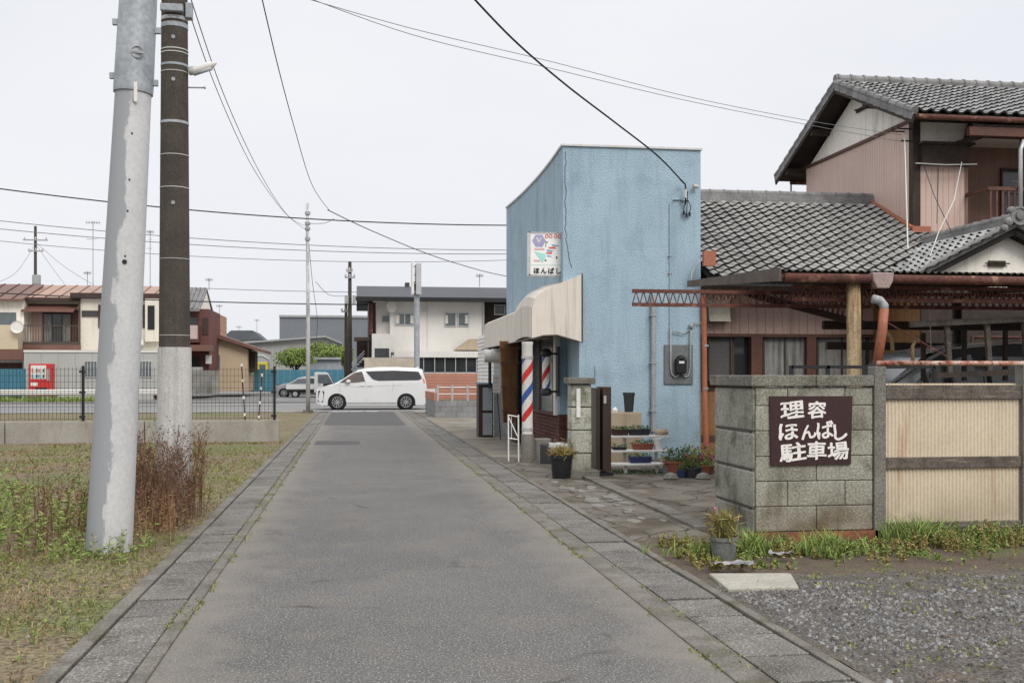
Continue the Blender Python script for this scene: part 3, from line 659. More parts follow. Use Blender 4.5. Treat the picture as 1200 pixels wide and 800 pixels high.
g = MB(); g.tube([(4.06,YB-.13,3.37),(4.06,YB-.13,2.12),(3.85,YB-.13,2.18),(3.6,YB-.13,2.25),(3.35,YB-.13,2.24),(3.13,YB-.13,2.19),(3.13,21.1,2.19)], .013, 6)
g.build('awning_frame', m_bronze, s)
pB = [(3.85,2.98),(3.3,2.86),(3.2,2.80),(3.17,2.2)]
g = awn(pB, 21.12, 26.4, 'b'); g.build('awning', m_awn, s, smooth='auto')
g = MB(); g.prism([(3.85,26.4,2.98),(3.3,26.4,2.86),(3.2,26.4,2.80),(3.17,26.4,2.2),(3.85,26.4,2.2)], (0,.01,0)); g.tube([(3.13,21.1,2.19),(3.13,26.4,2.19)], .012, 6); g.build('awning_frame', m_bronze, s)
g = MB(); g.box(3.2,3.9,YB+.05,26.2,2.3,2.33); g.build('soffit', m_brownw, s)
# pipes and details on the front wall
def wallpipe(px, y0, y1, r, m, name, Y=YB, parent=s):
    a, b = at(px, y0, Y), at(px, y1, Y); g = MB(); g.tube([(a.x,Y-r-.015,a.z),(a.x,Y-r-.015,b.z)], r, 10)
    for t in (.15,.5,.85):
        z = a.z*(1-t)+b.z*t; g.box(a.x-r*1.5,a.x+r*1.5,Y-2*r-.02,Y-.0,z-.01,z+.01)
    return g.build(name, m, parent)
wallpipe(764.5, 346, 505, .042, m_pipeg, 'downpipe')
g = MB(); a = at(785, 235, YB); b = at(785, 395, YB); c = at(802, 234, YB)
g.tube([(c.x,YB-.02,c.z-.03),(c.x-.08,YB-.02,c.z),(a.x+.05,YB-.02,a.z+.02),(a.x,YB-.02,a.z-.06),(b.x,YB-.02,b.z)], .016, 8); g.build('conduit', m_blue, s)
for k,(px,py) in enumerate(((785,300),(785,320),(785,355))):
    g = MB(); a = at(px,py,YB); g.box(a.x-.035,a.x+.035,YB-.04,YB,a.z-.012,a.z+.012); g.build('clip', m_pipeg, s)
g = MB(); a = at(818, 345, YB); b = at(832, 540, YB)
g.tube([(6.36,YB-.06,a.z),(6.38,YB-.06,1.0),(6.42,YB-.06,b.z)], .052, 10); g.build('rust_coloured_downpipe', m_pipeo, s)
for y in (405, 455): g = MB(); a = at(826,y,YB); g.lathe((6.39,YB-.06,a.z), [(.06,-.02),(.06,.02)], 10); g.build('pipe_bracket', m_galv, s)
# insulator bracket and service drop bits
g = MB(); a = at(813, 219, YB); g.tube([(a.x-.05,YB-.1,a.z),(a.x+.05,YB-.08,a.z-.01)], .035, 8); g.tube([(a.x,YB,a.z),(a.x,YB-.09,a.z)], .01, 6); g.build('service_bracket', m_porc, s)
a = at(802, 222, YB)
for dx, dz in ((-.03,-.42),(.02,-.46),(.08,-.44)):
    g = MB(); g.tube([(a.x+.02,YB-.12,a.z-.05),(a.x+.03,YB-.1,a.z-.2),(a.x+dx*1.2,YB-.08,a.z-.33),(a.x+dx,YB-.06,a.z+dz)], .008, 5); g.lathe((a.x+dx,YB-.06,a.z+dz-.06), [(.02,0),(.025,.06),(.012,.08)], 8); g.build('drop_cable', m_cable, s)
# ---- shop sign
a, b = at(619, 323, 19.3), at(658.5, 273, 19.3)
sg = thing('projecting_sign', 'small white light-box sign with purple hexagon and black lettering beside the blue shop corner', 'sign', (a.x, 19.3, a.z))
W, Hh = b.x-a.x, b.z-a.z
SX = lambda u: a.x + u*W
SZ = lambda v: b.z - v*Hh
g = MB(); g.box(a.x, b.x, 19.24, 19.42, a.z, b.z); g.build('box', m_signw, sg, bevel=.012)
g = MB(); y = 19.234
for (x0,x1,z0,z1) in ((a.x,b.x,a.z,a.z+.018),(a.x,b.x,b.z-.018,b.z),(a.x,a.x+.03,a.z,b.z),(b.x-.018,b.x,a.z,b.z)): g.box(x0,x1,y-.008,y,z0,z1)
g.build('frame', m_alu, sg)
m_lilac = M('lilac_film', (.40,.36,.58), famt=0, rough=.4); m_teal = M('mint_film', (.40,.78,.70), famt=0, rough=.4); m_pinkf = M('pink_film', (.75,.45,.45), famt=0, rough=.4)
m_redf = M('red_film', (.75,.12,.10), famt=0, rough=.4); m_bluef = M('blue_film', (.06,.28,.62), famt=0, rough=.4)
def flat(name, pts, m, dy=0):
    g = MB(); g.prism([(SX(u), 19.238-dy, SZ(v)) for u, v in pts], (0, -.003, 0)); return g.build(name, m, sg)
hx = [(.30+.20*cos(pi/3*k), .20+.16*sin(pi/3*k)) for k in range(6)]
flat('hexagon', hx, m_lilac); flat('emblem', [(.21,.13),(.26,.13),(.30,.20),(.34,.13),(.39,.13),(.32,.24),(.28,.24)], m_white, .004)
flat('pink_bar', [(.16,.37),(.46,.37),(.46,.41),(.16,.41)], m_pinkf)
flat('triangle', [(.17,.45),(.50,.50),(.48,.62),(.40,.70)], m_teal)
for k in range(4):
    cx = .53 + .115*k + (.03 if k > 1 else 0); g = MB()
    g.tube([(SX(cx)+.028*cos(t*pi/6), 19.232, SZ(.09)+.028*sin(t*pi/6)) for t in range(13)], .006, 4, False); g.build('red_ring', m_redf, sg)
for k, (u, v, wd, m) in enumerate(((.78,.28,.20,m_bluef),(.68,.345,.2,m_redf),(.62,.40,.19,m_bluef),(.59,.465,.16,m_redf),(.6,.53,.12,m_bluef))):
    flat('stripe', [(u-wd/2,v),(u+wd/2,v-.02 if k%2 else v+.02),(u+wd/2+.02,v+.035),(u-wd/2+.01,v+.03)], m)
flat('mark', [(.5,.2),(.51,.2),(.51,.34),(.49,.34)], m_black); flat('mark', [(.50,.23),(.57,.22),(.57,.235),(.5,.25)], m_black)
flat('mark', [(.80,.56),(.84,.55),(.85,.60),(.81,.61)], m_black); flat('mark', [(.47,.64),(.53,.63),(.52,.66),(.47,.67)], m_brown)
flat('pink_bar', [(.15,.64),(.32,.64),(.34,.68),(.15,.68)], m_pinkf)
flat('line', [(.08,.755),(.97,.75),(.97,.757),(.08,.762)], m_teal)
g = MB()
for k, ch in enumerate('ほんばし'):
    x0 = SX(.13 + .215*k); z0 = SZ(.945); text_mesh(g, ch, .118, lambda c: (x0 + c.x*1.0, 19.236-.006+(-c.z), z0 + c.y*1.0), .0035, .002)
g.build('lettering', m_black, sg)
g = MB(); g.tube([(b.x+.03,19.3,a.z-.12),(b.x+.03,19.3,b.z-.2)], .018, 6); g.box(b.x,b.x+.06,19.28,19.32,b.z-.28,b.z-.25); g.box(b.x,b.x+.06,19.28,19.32,a.z+.1,a.z+.13); g.build('bracket', m_pipeg, sg)
# ---- big barber pole
P0 = Vector((3.02, 18.66, 0))
bp = thing('barber_pole', 'tall standing barber pole with red, white and blue spiral stripes by the entrance', 'barber pole', P0)
def spiral(name, r, z0, z1, c, parent, turns, wd, ph, m, n=60):
    g = MB(); N = int((z1-z0)/.02)
    def fn(u, v):
        a = u*wd*2*pi + v*turns*2*pi + ph; return (c[0]+r*cos(a), c[1]+r*sin(a), z0+v*(z1-z0))
    g.grid(fn, 8, N); return g.build(name, m, parent, smooth=True)
zt, z1, z0_ = 2.13, 1.83, .62
g = MB(); g.lathe(P0, [(.112,0),(.112,.50)], 24); g.build('steel_base', m_gpost, bp, smooth='auto')
g = MB(); g.lathe(P0+Vector((0,0,.50)), [(.095,0),(.095,zt-.56),(.10,zt-.55),(.10,zt-.5)], 24); g.build('white_cylinder', m_whiteg, bp, smooth='auto')
spiral('red_stripe', .0965, z0_+.1, z1, P0, bp, 1.55, .22, 2.6, m_red); spiral('blue_stripe', .0965, z0_+.1, z1, P0, bp, 1.55, .22, 2.6+pi, m_bluep)
g = MB(); g.lathe(P0+Vector((0,0,z1)), [(.104,0),(.104,.05)], 24); g.lathe(P0+Vector((0,0,z0_-.06)), [(.104,0),(.104,.05)], 24); g.build('collar', m_alu, bp, smooth='auto')
g = MB()
for k in range(7): g.box(P0.x-.06+R.uniform(0,.05), P0.x+.02+R.uniform(0,.04), P0.y-.12, P0.y-.117, .56-.03*k-.012+.05, .56-.03*k+.05)
# small wall barber pole
c0 = at(640, 437, 20.05)
sp = thing('wall_barber_pole', 'short wall-mounted barber pole with black caps by the shop window', 'barber pole', (c0.x, 20.05, c0.z))
zc0, zc1 = at(640, 455, 20.05).z, at(640, 418, 20.05).z
g = MB(); g.lathe((c0.x,20.05,zc0), [(.075,0),(.075,zc1-zc0)], 20); g.build('glass_cylinder', m_white, sp, smooth='auto')
spiral('red_stripe', .077, zc0, zc1, (c0.x,20.05), sp, .9, .22, 1, m_red)
spiral('blue_stripe', .077, zc0, zc1, (c0.x,20.05), sp, .9, .14, 4.2, m_bluep)
for z, nm in ((zc1,'cap'),(zc0-.14,'cap')):
    g = MB(); g.lathe((c0.x,20.05,z), [(.06,0),(.11,.03),(.112,.09),(.08,.14),(.03,.16)], 20); g.build(nm, m_blackm, sp, smooth='auto')
g = MB(); g.box(c0.x+.1,c0.x+.22,20.03,20.07,zc1+.04,zc1+.08); g.box(c0.x+.1,c0.x+.22,20.03,20.07,zc0-.08,zc0-.04); g.box(c0.x+.22,c0.x+.25,19.98,20.2,zc0-.15,zc1+.2); g.build('bracket', m_blackm, sp)
# bamboo blind column, white siding, cabinet and sign by the far end
a, b = at(598, 488, 22.0), at(586, 410, 22.0)
bb = thing('bamboo_screen', 'leaning orange-brown bamboo screen under the cream awning', 'screen', (3.3, 22.0, 0))
g = MB()
for k in range(16):
    t = k/15; x0 = at(590,488,22).x + t*.26; x1 = b.x + t*.42
    g.tube([(x0, 22.0+t*.25, .55),(x1, 22.0+t*.25, 2.25)], .016, 5)
g.build('slats', m_ochre, bb)
for z in (.8,1.3,1.8,2.1):
    t = (z-.55)/1.7; g = MB(); g.box(at(590,488,22).x*(1-t)+b.x*t-.03, (at(590,488,22).x+.26)*(1-t)+(b.x+.42)*t+.03, 21.95, 21.975, z-.012, z+.012); g.build('binding', m_brownw, bb)
g = MB(); a, b = at(579, 515, 26.9), at(592.5, 425, 26.9)
g.box(a.x, 3.9, 26.9, 30.5, 0, 2.6)
for i in range(26): z = .05+i*.1; g.prism([(a.x-.0,26.88,z),(a.x,26.9,z+.098),(a.x,26.9,z)], (3.9-a.x,0,0)); g.prism([(a.x-.022,26.9,z),(a.x,26.9,z+.098),(a.x,26.9,z)], (0,3.6,0))
tag(g.build('clapboard_shed', m_white), 'narrow white clapboard lean-to beyond the blue shop', 'shed')
a, b = at(561, 517, 26.3), at(578, 449, 26.3)
cb = thing('metal_cabinet', 'tall narrow grey-blue cabinet with brown frame at the shop rear', 'cabinet', (a.x, 26.3, 0))
g = MB(); g.box(a.x, b.x, 26.3, 26.8, 0, b.z-.03); g.build('body', m_brown, cb)
g = MB(); g.box(a.x-.03, b.x+.03, 26.25, 26.85, b.z-.03, b.z+.01); g.build('lid', M('blue_grey_lid', (.2,.3,.34)), cb)
g = MB(); g.box(a.x+.1, b.x-.03, 26.27, 26.299, .06, b.z*.45); g.box(a.x+.1, b.x-.03, 26.27, 26.299, b.z*.5, b.z-.1); g.build('door_panel', m_pipeg, cb)
a = at(574, 450, 26.2); g = MB(); g.tube([(a.x,26.2,a.z-.1),(a.x,26.2,a.z+.95)], .04, 8); tag(g.build('dark_post', m_blackm), 'dark thin post rising behind the grey-blue cabinet', 'post')
a, b = at(567, 417, 24.5), at(584, 417, 24.5)
g = MB(); g.tube([(a.x,24.5,a.z),(b.x+.15,24.5,a.z)], .15, 20); tag(g.build('rolled_shade', m_whiteg, smooth='auto'), 'rolled pale cloth shade hanging under the far end of the awning', 'shade')
a, b = at(577.5, 460, 25.2), at(586, 440, 25.2)
ss = thing('small_notice_sign', 'small white notice board on a thin leaning black pole by the clapboard wall', 'sign', (a.x, 25.2, 0))
g = MB(); g.box(a.x, b.x, 25.18, 25.2, a.z, b.z); g.build('board', m_white, ss)
for k in range(4): g = MB(); g.box(a.x+.03, b.x-.04-.02*(k%2), 25.176, 25.179, b.z-.06-.09*k-.015, b.z-.06-.09*k); g.build('print_line', m_pipeg, ss)
g = MB(); g.tube([((a.x+b.x)/2,25.21,b.z-.1),((a.x+b.x)/2+.1,25.2,0)], .014, 6); g.build('pole', m_blackm, ss)
# white stand
a = G(596, 541)
st = thing('white_easel', 'narrow white folding metal stand near the foot of the barber pole', 'stand', a)
for dx, dy in ((0,0),(.165,-.1)):
    g = MB(); g.tube([(a.x+dx,a.y+dy,0),(a.x+dx+.0,a.y+dy+.03,.84)], .013, 6); g.build('leg', m_white, st)
g = MB()
g.tube([(a.x,a.y+.03,.83),(a.x+.165,a.y-.07,.80)], .012, 6); g.tube([(a.x,a.y+.02,.42),(a.x+.165,a.y-.08,.40)], .012, 6)
g.tube([(a.x,a.y+.03,.80),(a.x+.165,a.y-.08,.42)], .01, 6); g.tube([(a.x+.05,a.y,.42),(a.x+.05,a.y,.8)], .006, 6); g.build('crossbar', m_white, st)
a = G(628, 541); g = MB(); g.box(a.x+.02,a.x+.3,a.y+.1,a.y+.4,0,.4); tag(g.build('stone_step', m_gpost, bevel=.015), 'low dark concrete block beside the barber pole base', 'block')
# planters at pillar
def plant(c, r, h, n, matl, dry=0, L=.07, fl=0, parent=None, name='leaves', up=.6, lw=.35):
    g = MB()
    for i in range(n):
        a0 = R.random()*6.28; q = R.random()**.5*r; p = Vector((c[0]+q*cos(a0), c[1]+q*sin(a0), c[2]+R.uniform(0,h)))
        d = rdir(up); leaf(g, p, d, L*R.uniform(.6,1.3), L*lw)
        if i % 4 == 0: g.tube([(c[0]+q*.4*cos(a0), c[1]+q*.4*sin(a0), c[2]-.02), p], [.003,.002], 3, False)
    o = g.build(name, matl, parent, fix=False)
    if fl:
        g = MB()
        for i in range(fl):
            a0 = R.random()*6.28; p = Vector((c[0]+r*cos(a0)*.8, c[1]+r*sin(a0)*.8, c[2]+h*R.uniform(.8,1.4)))
            for k in range(5): leaf(g, p, rdir(), .03, .02)
        g.build('flowers', m_flower, parent, fix=False)
    return o
def potted(px, py, kindm, r, h, label, name='flower_pot', n=90, lm=None, lh=.12, L=.06, fl=0, cat='potted plant', z=0, Y=None, flare=.78, group=None, lw=.35):
    c = G(px, py) if Y is None else at(px, py, Y)
    if Y is None: c.z = z
    t = thing(name, label, cat, c, group)
    g = MB(); pots(g, c.x, c.y, c.z, r, h, flare); g.build('pot', kindm, t, smooth='auto')
    g = MB(); g.lathe((c.x,c.y,c.z+h*.8), [(r*.85,0),(r*.8,h*.06)], 14); g.build('potting_soil', m_soil, t)
    if n: plant((c.x,c.y,c.z+h*.9), r*1.05, lh, n, lm or m_green, L=L, fl=fl, parent=t, lw=lw)
    return t
potted(658, 561, m_black, .17, .36, 'black round pot of dry yellow-green grass in front of the stone pillar', n=420, lm=leafm('yellow_dry_leaves',(.22,.2,.06),(.25,.13,.05)), lh=.1, L=.12, lw=.1)
potted(658, 549, m_white, .2, .42, 'white bowl planter behind the black pot by the pillar', n=60, lm=m_rustw, lh=.12, L=.06, flare=.5)
a = G(643, 545); g = MB(); g.box(a.x-.1,a.x+.15,a.y+.1,a.y+.3,0,.35); tag(g.build('dark_trough', m_potd, bevel=.02), 'dark low trough behind the white bowl planter', 'planter')
# ---- gate pillar (stone) & accordion gate
def stonepile(g, x0, x1, y0, y1, n, h, z0=0):
    for i in range(n): g.box(x0+R.uniform(-.004,.004), x1+R.uniform(-.004,.004), y0+R.uniform(-.004,.004), y1, z0+i*h+.004, z0+(i+1)*h-.004)
pl = thing('gate_pillar', 'square mossy stone gate pillar with flat cap and white nameplate', 'pillar', (3.37, 15.8, 0))
g = MB(); stonepile(g, 3.2, 3.51, 15.65, 15.96, 4, .345, .02); g.build('shaft', m_pillar, pl, bevel=.02)
g = MB(); g.box(3.215,3.495,15.665,15.945,-.05,1.42); g.build('mortar', m_dark, pl)
g = MB(); g.box(3.15,3.56,15.6,16.01,1.405,1.50); g.build('cap', m_cap, pl, bevel=.012)
a, b = at(675.5, 489, 15.64), at(680, 455, 15.64); g = MB(); g.box(a.x, b.x, 15.63, 15.645, a.z, b.z); g.build('nameplate', m_white, pl)
g = MB(); g.box(3.12,3.6,15.5,16.05,-.05,.12); g.build('footing', m_cap, pl, bevel=.01)
a, b = at(698.5, 553, 15.9), at(716, 453, 15.9)
ag = thing('folded_gate', 'folded brown metal sliding gate next to the stone pillar', 'gate', (a.x, 15.9, 0))
g = MB(); g.box(a.x+.1, b.x, 15.88, 16.3, .08, b.z); g.build('leading_panel', m_brown, ag, bevel=.008)
for i in range(4): g = MB(); g.box(a.x+.02*i, a.x+.02*i+.012, 15.92+.01*i, 16.3, .08, b.z-.02); g.build('folded_leaf', m_bronze, ag)
g = MB(); g.box(a.x-.0, b.x+.03, 15.86, 16.32, .0, .05); g.build('base_rail', m_blackm, ag)
g = MB(); c = at(709,468,15.87); g.box(c.x-.02,c.x+.02,15.865,15.879,c.z-.06,c.z+.06); g.build('lock_plate', m_alu, ag)
g = MB(); c = at(697,442,15.8); g.tube([(c.x,15.8,c.z),(c.x,15.8,c.z+.16)], .006, 5); tag(g.build('metal_rod', m_bronze), 'thin upright metal rod just behind the pillar cap', 'rod')
# ---- flower stand
fs = thing('flower_stand', 'white three-tier wooden plant stand against the blue wall', 'plant stand', (4.4, 16.6, 0))
Ys = 16.5
tiers = [(511, 716, 782, 0.22), (537, 716, 787, 0.0), (553, 717, 790, -.22)]
zz = []
for k, (py, x0, x1, dy) in enumerate(((510, 716, 781, .32), (527, 716, 786, .0), (542.5, 717, 789, -.3))):
    Y = Ys + dy; a, b = at(x0, py, Y), at(x1, py, Y); zz.append((a.x, b.x, a.z, Y))
    g = MB(); g.box(a.x-.05, b.x, Y-.13, Y-.005, a.z-.03, a.z); g.box(a.x-.05, b.x, Y+.005, Y+.13, a.z-.03, a.z); g.build('shelf', m_white, fs, bevel=.004)
for px in (733, 770):
    for k in range(3):
        x0, x1, z, Y = zz[k]; a = at(px, 500, Y); g = MB(); g.bar((a.x,Y+(.06 if k<2 else 0),z-.03),(a.x,Y+(.06 if k<2 else -.0),.0),.05,.03,(0,1,0)); g.build('leg', m_white, fs)
def trough(k, px0, px1, m, label, h=.1, lm=m_dgreen, n=70, lh=.05, L=.035, fl=0):
    x0, x1, z, Y = zz[k]; a, b = at(px0, 500, Y).x, at(px1, 500, Y).x
    t = thing('planter_trough', label, 'planter', ((a+b)/2, Y, z))
    g = MB(); g.add([(a+.02,Y-.06,z),(b-.02,Y-.06,z),(b-.02,Y+.06,z),(a+.02,Y+.06,z),(a,Y-.09,z+h),(b,Y-.09,z+h),(b,Y+.09,z+h),(a,Y+.09,z+h)], [(3,2,1,0),(0,1,5,4),(1,2,6,5),(2,3,7,6),(3,0,4,7),(4,5,6,7)]); g.build('trough', m, t, bevel=.006)
    g = MB()
    for i in range(n*2): leaf(g, (R.uniform(a,b), Y+R.uniform(-.09,.09), z+h-.01+R.uniform(0,lh)), rdir(.5), L*R.uniform(.7,1.4), L*.5)
    g.build('plants', lm, t, fix=False)
trough(0, 716, 736, m_brown, 'brown planter on the top shelf of the white stand, left one'); trough(0, 737, 761, m_potd, 'dark planter on the top shelf of the white stand, middle one')
trough(1, 717, 734, m_potd, 'low dark tray on the middle shelf of the white stand', .05, n=25); trough(1, 741, 765, m_clay, 'red-brown planter on the middle shelf of the white stand')
trough(2, 737, 763, m_bluetray, 'navy blue planter on the bottom shelf of the white stand', fl=0)
x0,x1,z,Y = zz[1]; c = at(771, 500, Y); g = MB(); pots(g, c.x, Y, z, .07, .18, .8); t = g.build('pale_plastic_pot', m_white, smooth='auto'); tag(t, 'pale plastic pot at the right end of the middle shelf', 'pot')
x0,x1,z,Y = zz[2]; c = at(779, 500, Y); g = MB(); pots(g, c.x, Y, z, .08, .09, .8); t = g.build('beige_saucer_pot', m_beige, smooth='auto'); tag(t, 'small beige pot at the right end of the bottom shelf', 'pot')
x0,x1,z,Y = zz[0]; c = at(775, 500, Y); g = MB(); g.lathe((c.x,Y,z), [(.1,0),(.12,.05),(.1,.09)], 12); t = g.build('stone_dish', m_beige, smooth='auto'); tag(t, 'shallow beige dish on the right end of the top shelf', 'dish')
a, b = at(716, 505, 17.9), at(752, 483, 17.9); g = MB(); g.box(a.x-.1, b.x, 17.9, 18.5, 0, b.z); tag(g.build('beige_block', m_beige, bevel=.01), 'stained beige concrete box behind the plant stand against the blue wall', 'box')
c = at(737, 484, 18.1); t = thing('tall_black_pot', 'tall black pot standing on the stained beige box', 'pot', (c.x,18.1,b.z)); g = MB(); pots(g, c.x, 18.1, b.z, .1, .34, .75); g.build('pot', m_potd, t, smooth='auto')
c = at(720, 483, 18.1); g = MB(); g.lathe((c.x-.0,18.05,b.z), [(.04,0),(.05,.04),(.015,.09)], 8); tag(g.build('white_cup', m_white), 'small white cup on the beige box beside the black pot', 'cup')
# pots by the wall
G_ = 'pots at the foot of the blue wall'
potted(793, 556, m_clay, .2, .22, 'orange terracotta pot with round green shrub left of the downpipe', n=260, lm=m_dgreen, lh=.2, L=.06, group=G_)
potted(818, 548, m_clay, .26, .2, 'wide terracotta bowl with tall pink flowers in front of the downpipe', n=160, lh=.16, L=.07, fl=8, group=G_)
potted(812, 560, m_potd, .13, .16, 'dark pot with purple-tinged foliage between the terracotta bowls', n=130, lm=m_dgreen, lh=.15, L=.06, fl=3, group=G_)
potted(829, 556, m_clay, .1, .14, 'small terracotta pot with red flowers near the stone wall end', n=90, lh=.14, L=.05, fl=10, group=G_)
potted(799, 560, m_bluetray, .08, .12, 'small blue glazed pot beside the largest terracotta pot', n=50, lm=m_dgreen, lh=.1, L=.05, group=G_)
potted(782, 556, m_potg, .09, .12, 'small grey pot beside the right legs of the plant stand', n=50, lh=.1, L=.05, group=G_)
for px, py, lab in ((824, 562, 'grey stone lying among the pots, the larger'), (786, 562, 'small grey stone lying under the plant stand end')):
    c = G(px, py); g = MB(); g.lathe((c.x,c.y,-.02), [(.08,0),(.12,.05),(.09,.1),(.02,.13)], 8); tag(g.build('field_stone', m_gpost), lab, 'stone')
g = MB()
for i in range(900): x = R.uniform(3.7, 6.6); y = R.uniform(15.9, 16.7); leaf(g, (x, y, R.uniform(0,.03)), rdir(.5), .04, .02)
kind(g.build('fallen_leaves', m_dgreen, fix=False), 'stuff')
# electricity meter
a, b = at(778, 450, YB), at(811.5, 404, YB)
em = thing('electricity_meter', 'black electricity meter on a grey board on the blue wall', 'meter', (a.x, YB, a.z))
g = MB(); g.box(a.x, b.x, YB-.03, YB-.002, a.z, b.z); g.build('back_board', m_wood and M('grey_meter_board', (.17,.18,.18), (.12,.13,.13), scale=6), em, bevel=.004)
c = at(796, 427, YB); g = MB(); g.box(c.x-.1,c.x+.1,YB-.15,YB-.031,c.z-.16,c.z+.1); g.lathe((c.x,YB-.09,c.z+.1), [(.09,0),(.07,.05),(.02,.07)], 12); g.build('meter_case', m_black, em, bevel=.015)
g = MB(); g.box(c.x-.05,c.x+.05,YB-.153,YB-.151,c.z+.02,c.z+.06); g.build('dial_plate', m_white, em)
pts = lambda L: [(at(x,y,YB).x, YB-.05, at(x,y,YB).z) for x,y in L]
g = MB(); g.tube(pts([(785,385),(785,430),(786,438),(790,442),(794,440),(795,433)]), .016, 8); g.build('left_conduit', m_pipeg, em, smooth=True)
g = MB(); g.tube(pts([(809,383),(808,400),(808,430),(806,440),(802,442),(799,438),(798,432)]), .016, 8); g.build('right_conduit', m_pipeg, em, smooth=True)
g = MB(); g.tube(pts([(788,388),(800,391),(808,386),(812,378),(822,379)]), .012, 6); g.lathe((at(809,382,YB).x,YB-.06,at(809,382,YB).z), [(.03,-.05),(.04,0),(.03,.05)], 8); g.build('junction', m_pipeg, em, smooth=True)
# ================================================================ TWO-STOREY HOUSE WITH ANNEX
h = thing('tiled_house', 'two-storey house with grey tiled roofs and faded pink metal siding', 'house', (11.73, 21.2, 0))
XG, Y0, Y1, YM = 11.73, 21.2, 26.6, 23.9
zE, zR, xR = 6.98, 8.46, 21.0
# body
g = MB(); g.box(XG+.02, 12.92, Y0+.02, Y1, 0, zE-.05); g.box(12.92, xR, Y0+1.06, Y1, 0, zE-.05); g.box(12.92, xR, Y0+.02, Y0+1.06, 6.66, zE-.05); g.prism([(XG+.02,Y0+.02,zE-.05),(XG+.02,Y1,zE-.05),(XG+.02,YM,zR-.25)], (xR-XG-.02,0,0)); g.build('plaster_wall', m_plaster, h)
g = MB(); ribbed(g, (XG,Y1,0), (0,-1,0), Y1-Y0, 0, .11, topf=lambda t: zE-.02 + .02*sin(t)); g.build('gable_siding', m_pink, h)
g = MB(); g.bar((XG-.02,Y1,zE+.0),(XG-.02,Y0,zE-.02),.05,.07); g.build('siding_trim', m_brownw, h)
# roof planes with tiles
XV = 11.3
sl = (zR-6.9)/(YM-20.35)
g = MB()
v = Vector((0, YM-20.35, zR-6.9)); Ls = v.length
tiles(g, (XV, 20.35, 6.9), (1,0,0), v, lambda j: (0, xR+.5-XV), int(Ls/.235))
g.build('roof_tiles', [m_tilelt, m_tiledk], h, fix=False)
v2 = Vector((0, YM-27.45, zR-6.9)); g = MB(); tiles(g, (xR+.5, 27.45, 6.9), (-1,0,0), v2, lambda j: (0, xR+.5-XV), int(v2.length/.235)); g.build('roof_tiles', [m_tilelt, m_tiledk], h, fix=False)
g = MB(); g.prism([(XV,20.3,6.86),(XV,YM,zR-.03),(XV,27.5,6.86),(XV,27.5,6.78),(XV,YM,zR-.13),(XV,20.3,6.78)], (xR+.5-XV,0,0)); g.build('roof_deck', m_darkwood, h)
g = MB(); g.tube([(XV-.05,YM,zR+.10),(xR+.5,YM,zR+.10)], .10, 12); g.box(XV,xR+.5,YM-.1,YM+.1,zR-.02,zR+.08)
x = XV
while x < xR: g.lathe((x,YM,zR+.10), [(.118,0),(.118,.05)], 12, 'x'); x += .32
g.build('ridge', m_ridge, h, smooth='auto')
for sy, y in ((1,20.3),(-1,27.5)):
    g = MB(); n = 11
    for i in range(n):
        t0, t1 = i/n, (i+1)/n; p = Vector((XV-.02, y+(YM-y)*t0, 6.93+(zR-6.9)*t0)); q = Vector((XV-.02, y+(YM-y)*t1, 6.91+(zR-6.9)*t1)); g.tube([p, q], [.085,.075], 8); g.bar(p-Vector((.05,0,.1)), q-Vector((.05,0,.1)), .02, .16)
    g.build('verge_tiles', m_ridge, h)
g = MB(); g.bar((XV-.05,20.3,6.74),(XV-.05,YM,zR-.16),.03,.14); g.bar((XV-.05,27.5,6.74),(XV-.05,YM,zR-.16),.03,.14); g.build('bargeboard', m_darkwood, h)
for y, z in ((Y1+.25,6.93),(25.3,7.62),(YM,8.3),(22.5,7.62)): g = MB(); g.box(XV-.02,XG+.02,y-.08,y+.08,z-.09,z+.06); g.build('purlin_end', m_darkwood, h)
g = MB(); g.box(XG-.03,XG+.0,23.3,23.75,7.72,7.8); g.bar((XG-.03,23.25,7.74),(XG-.03,23.8,7.8),.03,.03); g.build('gable_vent', m_darkwood, h)
g = MB(); g.tube([(XV+.05,20.27,6.80),(xR,20.27,6.78)], .055, 8); g.build('eave_gutter', m_rust, h, smooth=True)
g = MB(); g.tube([(XG-.08,27.45,6.74),(xR,27.45,6.74)], .05, 8); g.build('eave_gutter', m_rust, h, smooth=True)
for i in range(2): g = MB(); g.tube([(XG-.02,Y0+.3-.25*i,6.78),(XG-.3,Y0+.3-.25*i,6.78),(XG-.3,Y0+.3-.25*i,6.86)], .018, 5); g.build('wire_bracket', m_blackm, h)
# south face bays
g = MB(); g.box(XG-.01,XG+.16,Y0-.03,Y0+.14,4.2,6.95); g.build('corner_post', m_darkwood, h)
XA = 12.92
g = MB(); ribbed(g, (XG+.18,Y0-.0,4.2), (1,0,0), XA-XG-.18, 1.83, .13); g.build('bay_siding', m_pink, h)
a = at(1074,190,Y0); g = MB(); g.box(XG+.16,XA,Y0-.16,Y0,6.05,6.42); g.box(XG+.1,XA+.1,Y0-.25,Y0,6.42,6.47); g.box(XG+.1,XA+.06,Y0-.2,Y0,6.0,6.05); g.build('shutter_box', m_darkwood, h)
g = MB(); g.tube([(XG-.1,Y0-.3,5.98),(12.3,Y0-.32,5.96),(XA+.1,Y0-.3,6.0)], .012, 5); g.build('cable_run', m_wirel, h)
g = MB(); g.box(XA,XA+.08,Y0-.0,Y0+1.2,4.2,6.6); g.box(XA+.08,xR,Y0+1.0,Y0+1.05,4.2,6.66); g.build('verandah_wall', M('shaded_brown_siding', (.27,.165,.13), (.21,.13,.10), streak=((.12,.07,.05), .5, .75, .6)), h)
g = MB(); g.box(XA-.4,xR,Y0-.85,Y0-.72,6.48,6.66); g.box(XA+.2,xR,Y0-.7,Y0-.02,6.62,6.66); g.build('verandah_beam', m_brownw, h)
